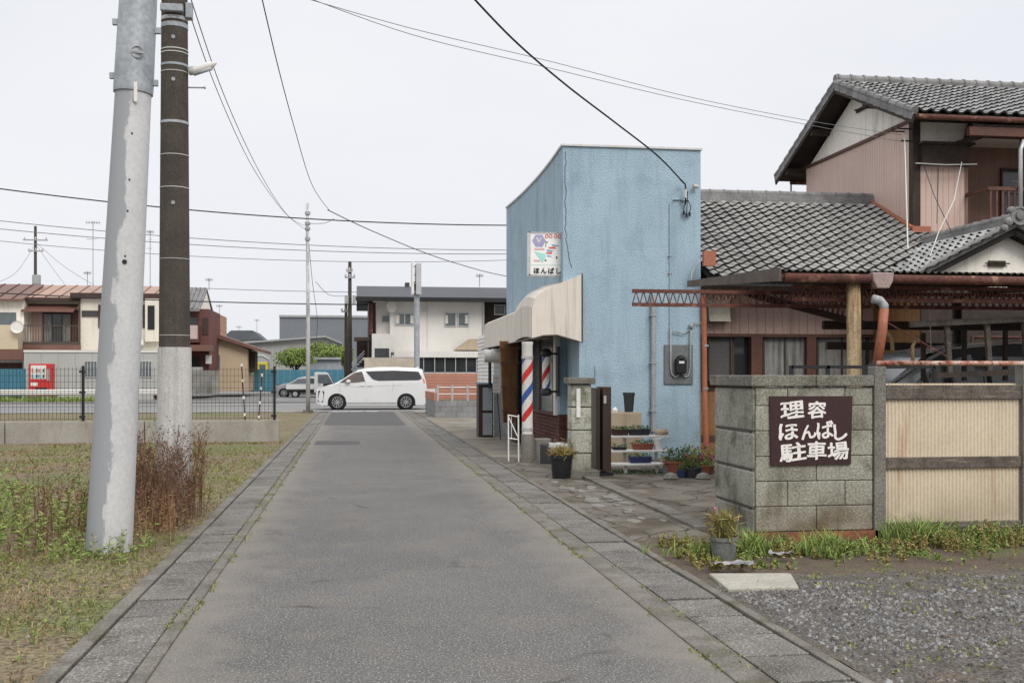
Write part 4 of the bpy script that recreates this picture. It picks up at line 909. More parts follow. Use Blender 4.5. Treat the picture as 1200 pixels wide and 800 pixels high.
g = MB(); g.bar((XA-.3,Y0-.02,6.45),(XA-.05,Y0-.7,6.5),.07,.09); g.bar((XA-.1,Y0-.05,6.1),(XA+.1,Y0-.05,6.9),.09,.09); g.build('brace', m_darkwood, h)
g = MB(); g.box(13.75,13.93,Y0-.85,Y0-.67,4.2,6.48); g.build('verandah_post', m_brownw, h)
g = MB(); g.tube([(13.62,Y0-.9,4.5),(13.62,Y0-.9,6.2),(13.7,Y0-.9,6.4)], .045, 8); g.build('white_downpipe', m_alu, h, smooth=True)
g = MB(); g.box(XA,xR,Y0-.9,Y0+1.0,4.1,4.2); g.build('verandah_floor', m_darkwood, h)
g = MB(); g.box(XA,xR,Y0-.86,Y0-.8,5.36,5.43); g.box(XA,xR,Y0-.86,Y0-.8,4.4,4.46)
x = XA+.05
while x < xR: g.box(x,x+.045,Y0-.845,Y0-.815,4.46,5.36); x += .135
x = XA+.02; g.box(x,x+.05,Y0-.84,Y0,5.36,5.43)
g.build('railing', m_brownw, h)
window(h, at(1172,200,Y0+.98).x, 17.2, 4.3, 6.2, Y0+.98, m_brownw, m_glass, 2)
g = MB(); g.tube([(14.2,Y0+.3,5.78),(15.8,Y0+.3,5.72)], .015, 6)
for k in range(3): c = Vector((14.35+.22*k,Y0+.3,5.77)); g.tube([c, c+Vector((-.08,0,-.1)), c+Vector((.14,0,-.1)), c], .008, 4)
g.build('laundry_pole', m_alu, h)
# annex (single storey) roof, eave Y 18.6 z 3.3 ; ridge Y 23 z 5.5
AX0 = 6.42; yE, yR_, zE1, zR1 = 18.6, 23.0, 3.3, 5.45
v = Vector((0, yR_-yE, zR1-zE1)); nv = int(v.length/.235)
g = MB(); tiles(g, (AX0, yE, zE1), (1,0,0), v, lambda j: (0, XG-AX0-.05 if yE+(j+.5)*.235*v.y/v.length > Y0-.1 else 14.6-AX0), nv,
    clip=lambda p: not (p.y < Y0 and p.x > 9.75 and abs(p.x-11.64) < (4.26-p.z)*1.0/ .48 and p.z < 4.2 and abs(p.x-11.64)*.48 < 4.2-p.z))
g.build('annex_roof_tiles', [m_tile, m_tiledk], h, fix=False)
g = MB(); g.prism([(AX0,yE-.04,zE1-.06),(AX0,yR_,zR1-.03),(AX0,yR_+4,zR1-2),(AX0,yR_,zR1-.12),(AX0,yE-.04,zE1-.14)], (XG-AX0-.01,0,0)); g.prism([(XG-.01,yE-.04,zE1-.06),(XG-.01,Y0,zE1-.06+(Y0-yE)*.489),(XG-.01,Y0,zE1-.2),(XG-.01,yE-.04,zE1-.14)], (3,0,0)); g.build('annex_roof_deck', m_tiledk, h)
g = MB(); g.box(AX0,XG-.0,yR_-.14,yR_+.14,zR1-.06,zR1+.06); g.box(AX0,XG,yR_-.11,yR_+.11,zR1+.06,zR1+.15); g.tube([(AX0,yR_,zR1+.17),(XG,yR_,zR1+.17)], .08, 10)
x = AX0+.1
while x < XG: g.lathe((x,yR_,zR1+.17), [(.092,0),(.092,.04)], 10, 'x'); x += .33
g.build('annex_ridge', m_ridge, h, smooth='auto')
g = MB(); g.bar((XG-.06,yR_,zR1+.05),(XG-.06,Y0-.1,zE1+(Y0-.1-yE)*.489+.1),.1,.12); g.box(XG-.1,XG+.3,Y0-.2,Y0-.06,4.55,4.68); g.build('red_flashing', m_pipeo, h)
# annex walls
YA = 19.5
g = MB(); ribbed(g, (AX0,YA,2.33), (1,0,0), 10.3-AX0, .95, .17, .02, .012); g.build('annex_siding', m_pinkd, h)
g = MB(); g.box(AX0,10.3,YA+.25,YA+.4,0,3.3); g.box(AX0,10.3,YA-.03,YA+.25,2.27,2.33); g.box(AX0,10.3,YA-.05,YA+.25,.28,.4); g.build('annex_wall', m_brownw, h)
g = MB(); g.box(6.44,7.12,YA-.04,YA+.0,.0,1.22); g.build('ochre_door_panel', m_ochre, h)
def wpx(p0, p1, y0, y1, Y, fr, pn, m=0, **k):
    a, b = at(p0, y1, Y), at(p1, y0, Y); return window(h, a.x, b.x, a.z, b.z, Y, fr, pn, m, **k)
wpx(829, 857, 391, 446, YA+.12, m_bronze, m_mesh); 
wpx(857, 880, 391, 470, YA+.2, m_brownw, m_glass)
g = MB(); a = at(880, 391, YA); b = at(893, 391, YA); g.box(a.x,b.x,YA-.03,YA+.12,.4,2.27); g.build('timber_post', m_brownw, h)
wpx(893, 945, 391, 470, YA+.12, m_bronze, m_curtain, 1)
g = MB(); a = at(945, 391, YA); b = at(956, 391, YA); g.box(a.x,b.x,YA-.03,YA+.12,.4,2.27); g.build('timber_post', m_brownw, h)
wpx(956, 1015, 391, 470, YA+.12, m_bronze, m_curtain, 1)
wpx(1015, 1066, 391, 470, YA+.12, m_bronze, m_curtain, 1)
a, b = at(827, 377, YA), at(852, 352, YA)
g = MB(); g.prism([(a.x,YA,a.z),(a.x,YA-.24,a.z),(a.x,YA-.2,a.z+.05),(a.x,YA-.12,b.z),(a.x,YA,b.z)], (b.x-a.x,0,0)); g.build('vent_hood', m_beige and M('cream_vent_hood', (.56,.53,.42), rough=.5), h, bevel=.006)
# front gabled wing
XW, zW, YW = 11.64, 4.2, 17.5
g = MB(); g.prism([(10.0,YW+.3,0),(13.3,YW+.3,0),(13.3,YW+.3,3.35),(XW,YW+.3,4.05),(10.0,YW+.3,3.35)], (0,1.8,0)); g.build('wing_wall', m_plaster, h); g = MB(); g.box(9.99,13.31,YW+.26,YW+.299,0,3.1); g.build('wing_siding', m_darkwood, h)
g = MB(); g.box(9.98,10.0,YW+.3,YA+.2,0,3.2); g.box(10.02,10.9,YW+.27,YW+.298,.0,2.5); g.build('ochre_panel', m_ochre, h)
window(h, 10.95, 12.9, 1.0, 2.25, YW+.3, m_brownw, m_curtain, 1)
sgn = -1
for sgn in (-1, 1):
    vv = Vector((-sgn*1.95, 0, .95)); g = MB(); nvv = int(vv.length/.235)
    if sgn < 0: tiles(g, (XW-1.95, 20.6, zW-.95), (0,-1,0), vv, lambda j: (0, 3.1), nvv, clip=lambda p: p.z > zE1 + (p.y-yE)*.489 - .05)
    else: tiles(g, (XW+1.95, YW, zW-.95), (0,1,0), vv, lambda j: (0, 3.1), nvv, clip=lambda p: p.z > zE1 + (p.y-yE)*.489 - .05)
    g.build('wing_roof_tiles', [m_tilelt, m_tiledk], h, fix=False)
    g = MB(); g.bar((XW+sgn*2.0,YW-.0,zW-.95),(XW,YW-.0,zW+.04),.14,.13,(0,0,1)); g.build('wing_verge', m_ridge, h, bevel=.03)
    g = MB(); g.bar((XW+sgn*1.95,YW+.03,zW-1.05),(XW,YW+.03,zW-.1),.03,.1); g.build('wing_bargeboard', m_darkwood, h)
g = MB(); g.prism([(XW-1.98,YW,zW-.99),(XW,YW,zW-.03),(XW+1.98,YW,zW-.99),(XW+1.9,YW,zW-1.06),(XW,YW,zW-.13),(XW-1.9,YW,zW-1.06)], (0,1.9,0)); g.build('wing_roof_deck', m_tiledk, h)
g = MB(); g.box(XW-.11,XW+.11,YW-.02,20.6,zW-.02,zW+.12); g.tube([(XW,YW-.05,zW+.15),(XW,20.6,zW+.15)], .08, 10)
y = YW
while y < 20.5: g.lathe((XW,y,zW+.15), [(.095,0),(.095,.05)], 10, 'y'); y += .3
g.build('wing_ridge', m_ridge, h, smooth='auto')
g = MB(); c = (XW, YW-.1, zW+.16)
g.lathe(c, [(.17,0),(.17,-.05),(.13,-.05),(.13,-.03),(.08,-.03),(.08,-.07),(.02,-.08)], 20, 'y')
for dx, dz, r in ((-.2,-.1,.075),(.2,-.1,.075),(-.28,-.22,.06),(.28,-.22,.06),(-.15,.1,.06),(.15,.1,.06)): g.lathe((c[0]+dx,c[1]-.0,c[2]+dz), [(r,.03),(r,-.04),(r*.5,-.06)], 12, 'y')
g.build('onigawara', m_ridge, h, smooth='auto').name = 'ridge_end_ornament'
g = MB(); g.box(XW-.34,XW-.02,YW+.25,YW+.298,3.5,3.6); g.tube([(XW-.42,YW+.25,3.55),(XW+.06,YW+.25,3.55)], .012, 5); g.build('wing_vent', m_darkwood, h)
# weathered fascia board + flashings where annex meets the shop
g = MB(); g.prism([(4.93,11.95,2.64),(4.93,15.45,2.86),(4.93,15.45,2.95),(4.93,11.95,2.80)], (.03,0,0)); g.build('verge_board', m_wood, h)
g = MB(); c = at(824, 303, 18.7); g.box(c.x-.05,c.x+.17,18.5,18.6,c.z-.15,c.z+.12); g.build('gutter_head', m_pipeo, h)
g = MB(); g.tube([tuple(at(x,y,18.8)) for x,y in ((821,296),(826,302),(818,308),(811,320),(810,327))], .014, 6); g.build('loose_white_cable', m_wirel, h)
# ================================================================ CARPORT
cp = thing('carport', 'old rusty steel truss carport with corrugated roof beside the house', 'carport', (5.0, 12.0, 0))
zf = 2.77
g = MB(); corrugated(g, (4.95, 11.95, zf), (1,0,0), (0,3.5,.16), 9.2, 3.5, .09, .014); g.build('corrugated_roof', m_darkwood, cp, smooth=True)
g = MB(); g.box(4.95,14.1,11.99,12.03,zf-.13,zf-.03); g.build('fascia', m_brownw, cp)
g = MB(); g.tube([(5.0,11.92,zf-.09),(14.1,11.92,zf-.10)], .055, 10); g.build('gutter', m_rust, cp, smooth=True)
a, b = at(1022, 338, 11.9), at(1043, 320, 11.9)
g = MB(); g.prism([(a.x-.02,11.84,b.z),(b.x+.02,11.84,b.z),(b.x+.01,11.84,b.z-.1),(b.x-.04,11.84,a.z),(a.x+.04,11.84,a.z),(a.x-.01,11.84,b.z-.1)], (0,.12,0)); g.build('rainwater_head', M('faded_mauve_plastic', (.34,.25,.23), rough=.5), cp, bevel=.01)
pp = lambda x,y,Y=11.7: tuple(at(x,y,Y))
g = MB(); g.tube([pp(1023,350),pp(1031,352),pp(1036,358),pp(1036,366)], .052, 12); g.build('pipe_elbow', m_pipeg, cp, smooth=True)
g = MB(); g.tube([pp(1036,362),pp(1034,385),pp(1028,427)], .055, 12); g.build('downpipe', m_pipeo, cp, smooth=True)
g = MB(); a = at(1000.5, 444, 12.05); g.tube([(a.x,12.05,0),(a.x+.01,12.05,1.2),(a.x-.005,12.05,2.66)], [.092,.086,.082], 14); g.build('log_post', m_log, cp, smooth=True)
for x in (9.2, 13.2): g = MB(); g.tube([(x,12.1,0),(x,12.1,2.66)], .08, 10); g.build('log_post', m_log if x < 9 else m_darkwood, cp)
for x in (9.2, 13.2): g = MB(); g.tube([(x,15.3,0),(x,15.3,2.8)], .07, 10); g.build('rear_post', m_darkwood, cp)
# lattice girders
YL = 13.0
a, b, c = at(741, 343, YL), at(741, 331, YL), at(878, 346, YL)
g = MB(); lattice(g, (a.x,YL,2.42), (14,YL,2.42), .17, 110); g.build('lattice_girder', m_rust, cp)
g = MB(); lattice(g, (5.2,12.2,2.45), (14,12.2,2.45), .15, 90); g.build('lattice_girder', m_rust, cp)
g = MB(); g.bar(at(872, 343, 14.0), at(1012, 380, 14.0), .06, .09); g.build('diagonal_strut', m_brown, cp)
g = MB(); 
for i in range(22):
    t = i/22; p = Vector(at(880,345,14)).lerp(Vector(at(1010,379,14)), t); g.bar(p, (p.x+.08, 14, 2.62), .012, .012); g.bar((p.x+.08,14,2.62), Vector(at(880,345,14)).lerp(Vector(at(1010,379,14)), t+1/22), .012, .012)
g.build('diagonal_lacing', m_rust, cp)
g = MB(); g.bar((6.6,14.4,2.25),(14,14.4,2.25),.08,.12); g.build('cross_beam', m_darkwood, cp)
g = MB(); g.bar((7.3,15.8,2.0),(14,15.8,1.95),.08,.12); g.build('cross_beam', m_darkwood, cp)
for x in (6.5,8,9.5,11,12.5): g = MB(); g.bar((x,12.1,2.68),(x,15.4,2.83),.05,.08); g.build('rafter', m_darkwood, cp)
g = MB(); g.tube([tuple(at(1040,378,12.3)), tuple(at(1110,418,12.3))], .009, 5); g.build('brace_rod', m_rust, cp)
# ladder stored across the carport
ld = thing('wooden_ladder', 'weathered wooden ladder rail frame stored across the carport above the car', 'ladder', tuple(at(1068,380,12.5)))
g = MB(); g.bar(at(1066,380,12.5), at(1260,371,12.5), .05, .075); g.build('rail', m_wood, ld)
g = MB(); g.bar(at(1090,440,12.6), at(1260,433,12.6), .05, .07); g.build('rail', m_darkwood, ld)
for px in (1109, 1156, 1200): g = MB(); g.bar(at(px,376,12.55), at(px+4,436,12.62), .06, .05, (0,1,0)); g.build('rung', m_wood, ld)
sh = thing('dark_rack', 'dark steel pipe rack standing behind the block wall', 'rack', tuple(at(930,445,11.5)))
for px in (927, 970, 1095): g = MB(); a = at(px, 428, 11.5); g.box(a.x-.02,a.x+.02,11.48,11.52,0,a.z); g.build('upright', m_blackm, sh)
g = MB(); a, b = at(927,428,11.5), at(1095,428,11.5); g.box(a.x,b.x,11.48,11.52,a.z-.035,a.z); g.build('top_rail', m_blackm, sh)
for px in (1082, 1130, 1178): g = MB(); g.bar(at(px,386 if px > 1100 else 390,13.6), at(px,446,13.6), .05, .05); tag(g.build('scaffold_prop', m_darkwood), {1082:'dark thin prop standing left of the car roof',1130:'dark timber prop hanging over the car windscreen',1178:'dark timber prop over the car bonnet at the right frame edge'}[px], 'prop')
for (p0,p1,lab) in (((1037,386),(1046,411),'short curved pale pole hooked beside the downpipe'),((1075,394),(1070,424),'curved pale stick behind the rusty top rail')):
    a, b = at(*p0,12.8), at(*p1,12.8); m_ = (a+b)/2 + Vector(((-.04 if p0[0]>1050 else .04),0,.03)); g = MB(); g.tube([a,m_,b], .025, 8); tag(g.build('curved_stick', m_log, smooth=True), lab, 'stick')
# white hanging cables from the roof
wires_house = []
# ================================================================ BLOCK WALL WITH SIGN, GATE
bw = thing('block_wall', 'L-shaped stained concrete block wall carrying the brown sign', 'wall', (3.7, 9.52, 0))
yw = 9.52; xw0, xw1 = 3.70, 4.865
g = MB()
rows = [(.07,.235),(.305,.235),(.54,.235),(.775,.24),(1.015,.235),(1.25,.17)]
for i, (z, hh) in enumerate(rows):
    xs = [xw0, xw0+.60, xw1] if i % 2 == 0 else [xw0, xw0+.315, xw0+.885, xw1]
    for k in range(len(xs)-1): g.box(xs[k]+.003+(.0), xs[k+1]-.003, yw, yw+.12, z+.003, z+hh-.003)
g.build('front_blocks', m_block, bw, bevel=.008)
g = MB()
for i, (z, hh) in enumerate(((-.05,.33),(.28,.36),(.64,.36),(1.0,.42))):
    ys = [yw+.002, 10.62]
    if i == 0: ys = [yw+.002, 9.9, 10.62]
    for k in range(len(ys)-1): g.box(xw0-.02, xw0+.13, ys[k]+.005+(.12 if k == 0 and False else 0), ys[k+1]-.004, z+.012, z+hh-.012)
for v_ in g.v:
    if v_.y < yw+.1 and v_.x > xw0: v_.y = yw+.125
g.build('side_stones', m_oya, bw, bevel=.015)
g = MB(); g.box(xw0+.01, xw1-.01, yw+.012, yw+.11, -.05, 1.42); g.box(xw0-.005,xw0+.12,yw+.13,10.6,-.05,1.42); g.build('mortar', m_dark if False else M('mortar_joint', (.10,.095,.08)), bw)
g = MB()
xs = [xw0-.06, xw0+.585, xw1+.0]
for k in range(2): g.box(xs[k]+.003, xs[k+1]-.003, yw-.03, yw+.15, 1.43, 1.535)
for y_ in ((yw+.155, 10.1), (10.105, 10.66)): g.box(xw0-.06, xw0+.16, y_[0], y_[1], 1.43, 1.535)
g.build('coping', m_cap, bw, bevel=.01)
g = MB(); g.box(xw0-.03, xw1+.1, yw-.02, yw+.14, -.05, .065); g.build('brick_footing', M('orange_brick_footing', (.24,.095,.045), (.16,.08,.05), scale=6, fine=60, famt=.3), bw)
# sign board
a, b = at(902.5, 545, yw-.02), at(998.5, 464, yw-.02)
sb = thing('brown_sign_board', 'dark brown parking sign with hand-painted white Japanese lettering on the block wall', 'sign', (a.x, yw-.02, a.z))
g = MB(); g.prism([(a.x+.006,yw-.022,a.z-.004),(b.x-.012,yw-.022,a.z+.0),(b.x+.004,yw-.022,b.z-.0),(a.x-.004,yw-.022,b.z+.002)], (0,.02,0)); g.build('board', m_signbr, sb)
W, Hh = b.x-a.x, b.z-a.z
#            char, centre u, centre v, width, height, rotation, offset
chars = [('理',.265,.195,.29,.25,-3),('容',.565,.195,.23,.25,0),
         ('ほ',.22,.515,.24,.24,0),('ん',.46,.52,.19,.21,-6),('ば',.665,.49,.21,.26,-3),('し',.855,.52,.17,.24,-4),
         ('駐',.275,.81,.33,.27,-3),('車',.56,.79,.24,.27,0),('場',.825,.80,.26,.27,-4)]
for ch, cu, cv, cw, chh, rot in chars:
    tmp = MB(); [text_mesh(tmp, ch, 1, lambda c, k=k: (c.x + (.024*cos(k*pi/4) if k < 8 else 0), c.y + (.024*sin(k*pi/4) if k < 8 else 0), c.z + k*.001), 0, .02) for k in range(9)]
    xs = [v.x for v in tmp.v]; ys = [v.y for v in tmp.v]; zs = [v.z for v in tmp.v]
    cx, cy = (min(xs)+max(xs))/2, (min(ys)+max(ys))/2; sx, sy = cw*W/(max(xs)-min(xs)), chh*Hh/(max(ys)-min(ys)); r_ = radians(rot)
    g = MB()
    vs = []
    for v in tmp.v:
        x_, y_ = (v.x-cx)*sx, (v.y-cy)*sy
        x_ += .0035*sin(y_*60+cu*9); y_ += x_*.05 + .003*sin(x_*55)
        x2, y2 = x_*cos(r_)+y_*sin(r_)*1, -x_*sin(r_)+y_*cos(r_)
        vs.append((a.x+cu*W+x2, yw-.0245 - (v.z+.02)*.06, b.z-cv*Hh+y2))
    g.add(vs, tmp.f); g.build('lettering', m_letter, sb)
# gate
g_ = thing('panel_gate', 'cream corrugated metal gate with stained timber rails under a rusty pipe', 'gate', (4.9, yw, 0))
a = at(1034.5, 440, yw); b = at(1048.5, 440, yw)
g = MB(); g.box(xw1+.005, xw1+.125, yw-.02, yw+.12, -.05, at(1040,429,yw).z); g.build('left_post', m_gpost, g_, bevel=.01)
gx0, gx1 = xw1+.13, at(1197,500,yw).x
g = MB(); g.box(gx1+.005, gx1+.12, yw-.02, yw+.12, -.05, at(1040,429,yw).z+.02); g.build('right_post', m_gpost, g_, bevel=.01)
zp = lambda py: at(1120, py, yw).z
for (p0, p1) in ((451,467.5),(535,548),(611,619)): g = MB(); g.box(gx0, gx1, yw-.005, yw+.05, zp(p1), zp(p0)); g.build('timber_rail', m_gatewood, g_, bevel=.006)
for (p0, p1) in ((468,535),(548,611)): g = MB(); corrugated(g, (gx0, yw+.03, zp(p1)), (1,0,0), (0,0,1), gx1-gx0, zp(p0)-zp(p1), .037, .008); g.build('corrugated_panel', m_cream, g_, smooth=True)
g = MB(); corrugated(g, (gx0, yw+.09, zp(451.5)), (1,0,0), (0,0,1), gx1-gx0, .02, .037, .008); g.box(gx0,gx1,yw+.06,yw+.1,zp(452),zp(450.5)); g.build('top_trim', m_cream, g_)
g = MB(); g.tube([at(1028,425.5,yw), (gx1+.9,yw,at(1040,425.5,yw).z)], .024, 12); g.build('rusty_top_pipe', m_rustp, g_, smooth=True)
x_ = gx1 + .14; g = MB(); corrugated(g, (x_, yw+.03, .2), (1,0,0), (0,0,1), 1.6, 1.2, .037, .008); tag(g.build('gate_leaf', m_cream, smooth=True), 'second cream corrugated gate leaf beyond the right post', 'gate')
# near pot by the wall corner
t = potted(848, 655, m_potg, .115, .19, 'chipped grey round pot of weedy grass at the block wall corner', n=420, lm=leafm('pot_weeds',(.2,.22,.07),(.24,.14,.06)), lh=.2, L=.10, fl=1, lw=.12)
# torn cloths on the ground
for px, py, lab, s_ in ((858, 668, 'crumpled grey cloth strip on the weeds near the grey pot', .15), (915, 656, 'small torn pale rag among weeds below the sign', .09)):
    c = G(px, py); c = Vector((c.x, c.y, .03)); g = MB(); g.grid(lambda u, v: (c.x+(u-.5)*s_*2.2, c.y+(v-.5)*s_*.9, c.z+.04*noise.noise(Vector((u*4,v*4,px)))+.03), 12, 6); tag(g.build('rag', M('dirty_rag', (.35,.34,.33), (.12,.12,.12), scale=14), smooth=True), lab, 'rag')
# ================================================================ VEHICLES
def interp(t, P):
    if t <= P[0][0]: return P[0][1]
    for (a, va), (b, vb) in zip(P, P[1:]):
        if t <= b: return va + (vb-va)*(t-a)/(b-a) if b > a else vb
    return P[-1][1]
def vehicle(name, label, cat, X0, Yc, L, W, top, belt, wheels, wr, paint, wins, glass, tumble=.16, z0=.2, ws=None, flip=1, group=None, lamps=True, nose=None):
    """side profile runs along +x from the nose; nose points to -X when flip=1"""
    root = thing(name, label, cat, (X0, Yc, 0), group)
    mx = lambda x: X0 + flip*x
    def hw(x, z):
        e = abs(x-L/2)/(L/2); w = W/2*(1-.16*e**8)
        if z > belt: w -= (z-belt)*tumble
        else: w -= max(0, (.45-z))*.06
        return w
    g = MB(); N = 130; rings = []
    for i in range(N+1):
        x = L*i/N; zt = interp(x, top); zb = z0 + (.12*(1-x/.25) if x < .25 else 0) + (.1*(x-L+.25)/.25 if x > L-.25 else 0)
        za = zb
        for wx in wheels:
            r = wr + .055
            if abs(x-wx) < r: za = max(za, wr + sqrt(r*r-(x-wx)**2)*.98)
        lo = min(za, zt-.1)
        zs = [lo, lo+(min(belt, zt-.06)-lo)*.33, lo+(min(belt, zt-.06)-lo)*.7, min(belt, zt-.06), min(belt+.03, zt-.055)]
        zz = zt-.05; zs += [zs[-1]*.5+zz*.5, zz]
        pts = [(hw(x,z), z) for z in zs]; w = hw(x, zz)
        pts += [(w-.03, zt-.018), (w-.12, zt-.002), (w*.5, zt+.012), (0, zt+.015)]
        full = [(-a, z) for a, z in pts] + [(a, z) for a, z in pts[-2::-1]]
        rings.append([(mx(x), Yc+a, z) for a, z in full])
    n = len(rings[0]); vs = [p for r in rings for p in r]
    fs = [(i*n+j, i*n+j+1, (i+1)*n+j+1, (i+1)*n+j) for i in range(N) for j in range(n-1)] + [tuple(range(n)), tuple(N*n+j for j in range(n))]
    g.add(vs, fs); g.build('body', paint, root, smooth='auto')
    g = MB(); g.box(min(mx(.3),mx(L-.3)), max(mx(.3),mx(L-.3)), Yc-W/2+.12, Yc+W/2-.12, z0-.02, belt-.05); g.build('underbody', m_black, root)
    for wn, poly, gm in wins:
        for sd in (-1, 1):
            def on_(x, z, o=.008): return (mx(x), Yc + sd*(hw(x, z)+o), z)
            g = MB(); xa, xb = min(p[0] for p in poly)+.002, max(p[0] for p in poly)-.002
            def cross(x):
                zs = []
                for a, b in zip(poly, poly[1:]+poly[:1]):
                    if (a[0]-x)*(b[0]-x) <= 0 and abs(a[0]-b[0]) > 1e-6: zs.append(a[1]+(b[1]-a[1])*(x-a[0])/(b[0]-a[0]))
                return min(zs), max(zs)
            NS = 36
            def fn(u, v):
                x = xa+(xb-xa)*u; lo, hi = cross(x); return on_(x, lo+(hi-lo)*v, .014)
            g.grid(fn, NS, 5); g.build(wn, gm, root, smooth=True)
    if ws:
        for nm, xa, xb in ws:
            g = MB()
            def fn(u, v):
                x = xa + (xb-xa)*v; zt = interp(x, top); w = hw(x, zt-.05)-.1; return (mx(x - .006*(1 if xa < L/2 else -1)), Yc + (u*2-1)*w, zt+.02)
            g.grid(fn, 6, 8); g.build(nm, glass, root, smooth=True)
    for wx in wheels:
        for sd in (-1, 1):
            y = Yc + sd*(W/2-.13); g = MB()
            g.lathe((mx(wx), y, wr), [(wr*.93,-.11),(wr,-.09),(wr,.09),(wr*.93,.11)], 28, 'y'); wh = g.build('wheel', m_tyre, root, smooth='auto')
            g = MB(); o = sd*.112; g.lathe((mx(wx), y+o, wr), [(wr*.68, 0),(wr*.66, sd*.006)], 28, 'y'); g.build('hub', m_black, wh)
            g = MB()
            for k in range(10):
                a = 2*pi*k/10; g.bar((mx(wx)+wr*.1*cos(a), y+o+sd*.012, wr+wr*.1*sin(a)), (mx(wx)+wr*.66*cos(a+.12), y+o+sd*.012, wr+wr*.66*sin(a+.12)), .03, .012, (0,1,0))
            pts = [(mx(wx)+wr*.68*cos(2*pi*k/24), y+o+sd*.01, wr+wr*.68*sin(2*pi*k/24)) for k in range(25)]; g.tube(pts, .014, 5, False)
            g.lathe((mx(wx), y+o+sd*.012, wr), [(wr*.15,-.005),(wr*.15,.01)], 12, 'y'); g.build('rim', m_rim, wh)
            g = MB(); r = wr + .05
            pts = [(mx(wx)+r*cos(pi*k/16), Yc+sd*(hw(wx,.5)-.03), wr+r*sin(pi*k/16)) for k in range(-2,19)]; g.tube(pts, .03, 6); g.build('wheel_arch', m_black, root)
            g = MB(); g.lathe((mx(wx), Yc+sd*(W/2-.28), wr), [(r,-.02),(r,.02)], 24, 'y'); g.build('arch_liner', m_black, root)
    return root, hw, mx
q0 = at(370.5, 478, 48.2)
top = [(0,.82),(.05,.93),(.25,1.02),(.55,1.12),(.85,1.19),(1.05,1.30),(1.5,1.60),(1.85,1.78),(2.2,1.86),(2.8,1.91),(3.6,1.915),(4.3,1.88),(4.72,1.82),(4.80,1.6),(4.88,1.3),(4.93,1.0),(4.95,.7)]
wins = [('front_window', [(1.02,1.22),(1.30,1.42),(1.68,1.66),(2.02,1.72),(2.16,1.27),(1.7,1.22)], M('clear_brownish_glass', (.16,.10,.08), (.05,.055,.055), rough=.1, famt=0, scale=1.6, spec=.6)),
        ('rear_window', [(2.18,1.72),(3.4,1.76),(4.55,1.72),(4.70,1.42),(4.6,1.33),(2.75,1.30),(2.5,1.36)], m_glass)]
car, hw, mx = vehicle('white_minivan', 'white minivan facing left and crossing the end of the road', 'minivan', q0.x, 49.1, 4.95, 1.85, top, 1.24, (.93, 3.98), .345, m_carw, wins, m_glass, ws=[('windscreen',1.1,1.8),('tailgate_window',4.74,4.86)])
ys = 49.1 - .925
for sd in (-1, 1):
    Yq = 49.1 + sd*.0
    S = lambda x, z, o=.006: (mx(x), 49.1 + sd*(hw(x, z)+o), z)
    g = MB(); g.quad(S(.06,.36),S(.30,.34),S(.36,.83),S(.10,.87)); g.build('grille_side', m_black, car)
    g = MB(); g.quad(S(.06,.93),S(.5,1.02),S(.62,1.10),S(.3,1.05),S(.1,1.0)); g.build('headlight', m_lamp, car)
    g = MB(); c = Vector(S(1.42,1.26,.1)); g.tube([c+Vector((-.1,0,-.03)),c+Vector((0,0,.02)),c+Vector((.09,0,0))],[.05,.085,.05],8); g.build('mirror', m_carw, car, smooth=True)
    g = MB(); g.box(c.x-.02,c.x+.02,min(c.y,c.y-sd*.14),max(c.y,c.y-sd*.14),1.19,1.23); g.build('mirror_arm', m_black, car)
    g = MB(); g.tube([S(.55+.02*k*10,1.1-.0,.004) for k in (0,)]+[S(1.2,1.12,.004)],.004,4)
    for x in (2.02, 2.36): g = MB(); g.bar(S(x-.1,1.08,.02), S(x+.1,1.085,.02), .03, .03); g.build('door_handle', m_carw, car)
    for pts in ([(1.06,1.18),(1.02,.9),(1.08,.36)], [(2.2,1.26),(2.2,.34)], [(3.42,1.28),(3.42,1.1),(3.35,.8)], [(.75,1.13),(1.7,1.03),(2.6,1.06),(3.8,1.10)]):
        g = MB(); g.tube([S(a,b,.0005) for a,b in pts], .006, 4); g.build('panel_gap', M('panel_gap_grey', (.3,.3,.3), famt=0), car)
    g = MB(); g.quad(S(1.35,.26),S(3.55,.26),S(3.55,.33),S(1.35,.33)); g.build('side_sill', m_pipeg, car)
    g = MB(); g.quad(S(4.78,1.2),S(4.86,1.2),S(4.78,1.38),S(4.72,1.4)); g.build('tail_lamp', m_redf, car)
g = MB(); g.box(mx(0)-.02, mx(0)+.03, 49.1-.75, 49.1+.75, .35, .9); g.build('front_grille', m_alu, car, bevel=.02)
g = MB(); g.prism([(mx(4.35),49.1,1.87),(mx(4.62),49.1,1.85),(mx(4.6),49.1,1.95)], (0,.02,0)); g.build('roof_fin', m_carw, car)
# silver hatchback behind + kei truck
q = at(319, 460, 76)
topS = [(0,.62),(.1,.78),(.7,.93),(1.05,1.0),(1.7,1.36),(2.2,1.46),(3.0,1.46),(3.6,1.3),(3.9,1.05),(4.1,.95),(4.2,.6)]
vehicle('silver_hatchback', 'silver car parked behind the bed of the white pickup', 'car', q.x, 77.6, 4.2, 1.68, topS, .95, (.75,3.3), .3, m_cars,
        [('front_window',[(1.25,.98),(1.75,1.3),(2.35,1.36),(2.4,.98)],m_glassm),('rear_window',[(2.45,.98),(2.45,1.36),(3.0,1.34),(3.6,1.02)],m_glass)], m_glassm, ws=[('windscreen',1.1,1.65)])
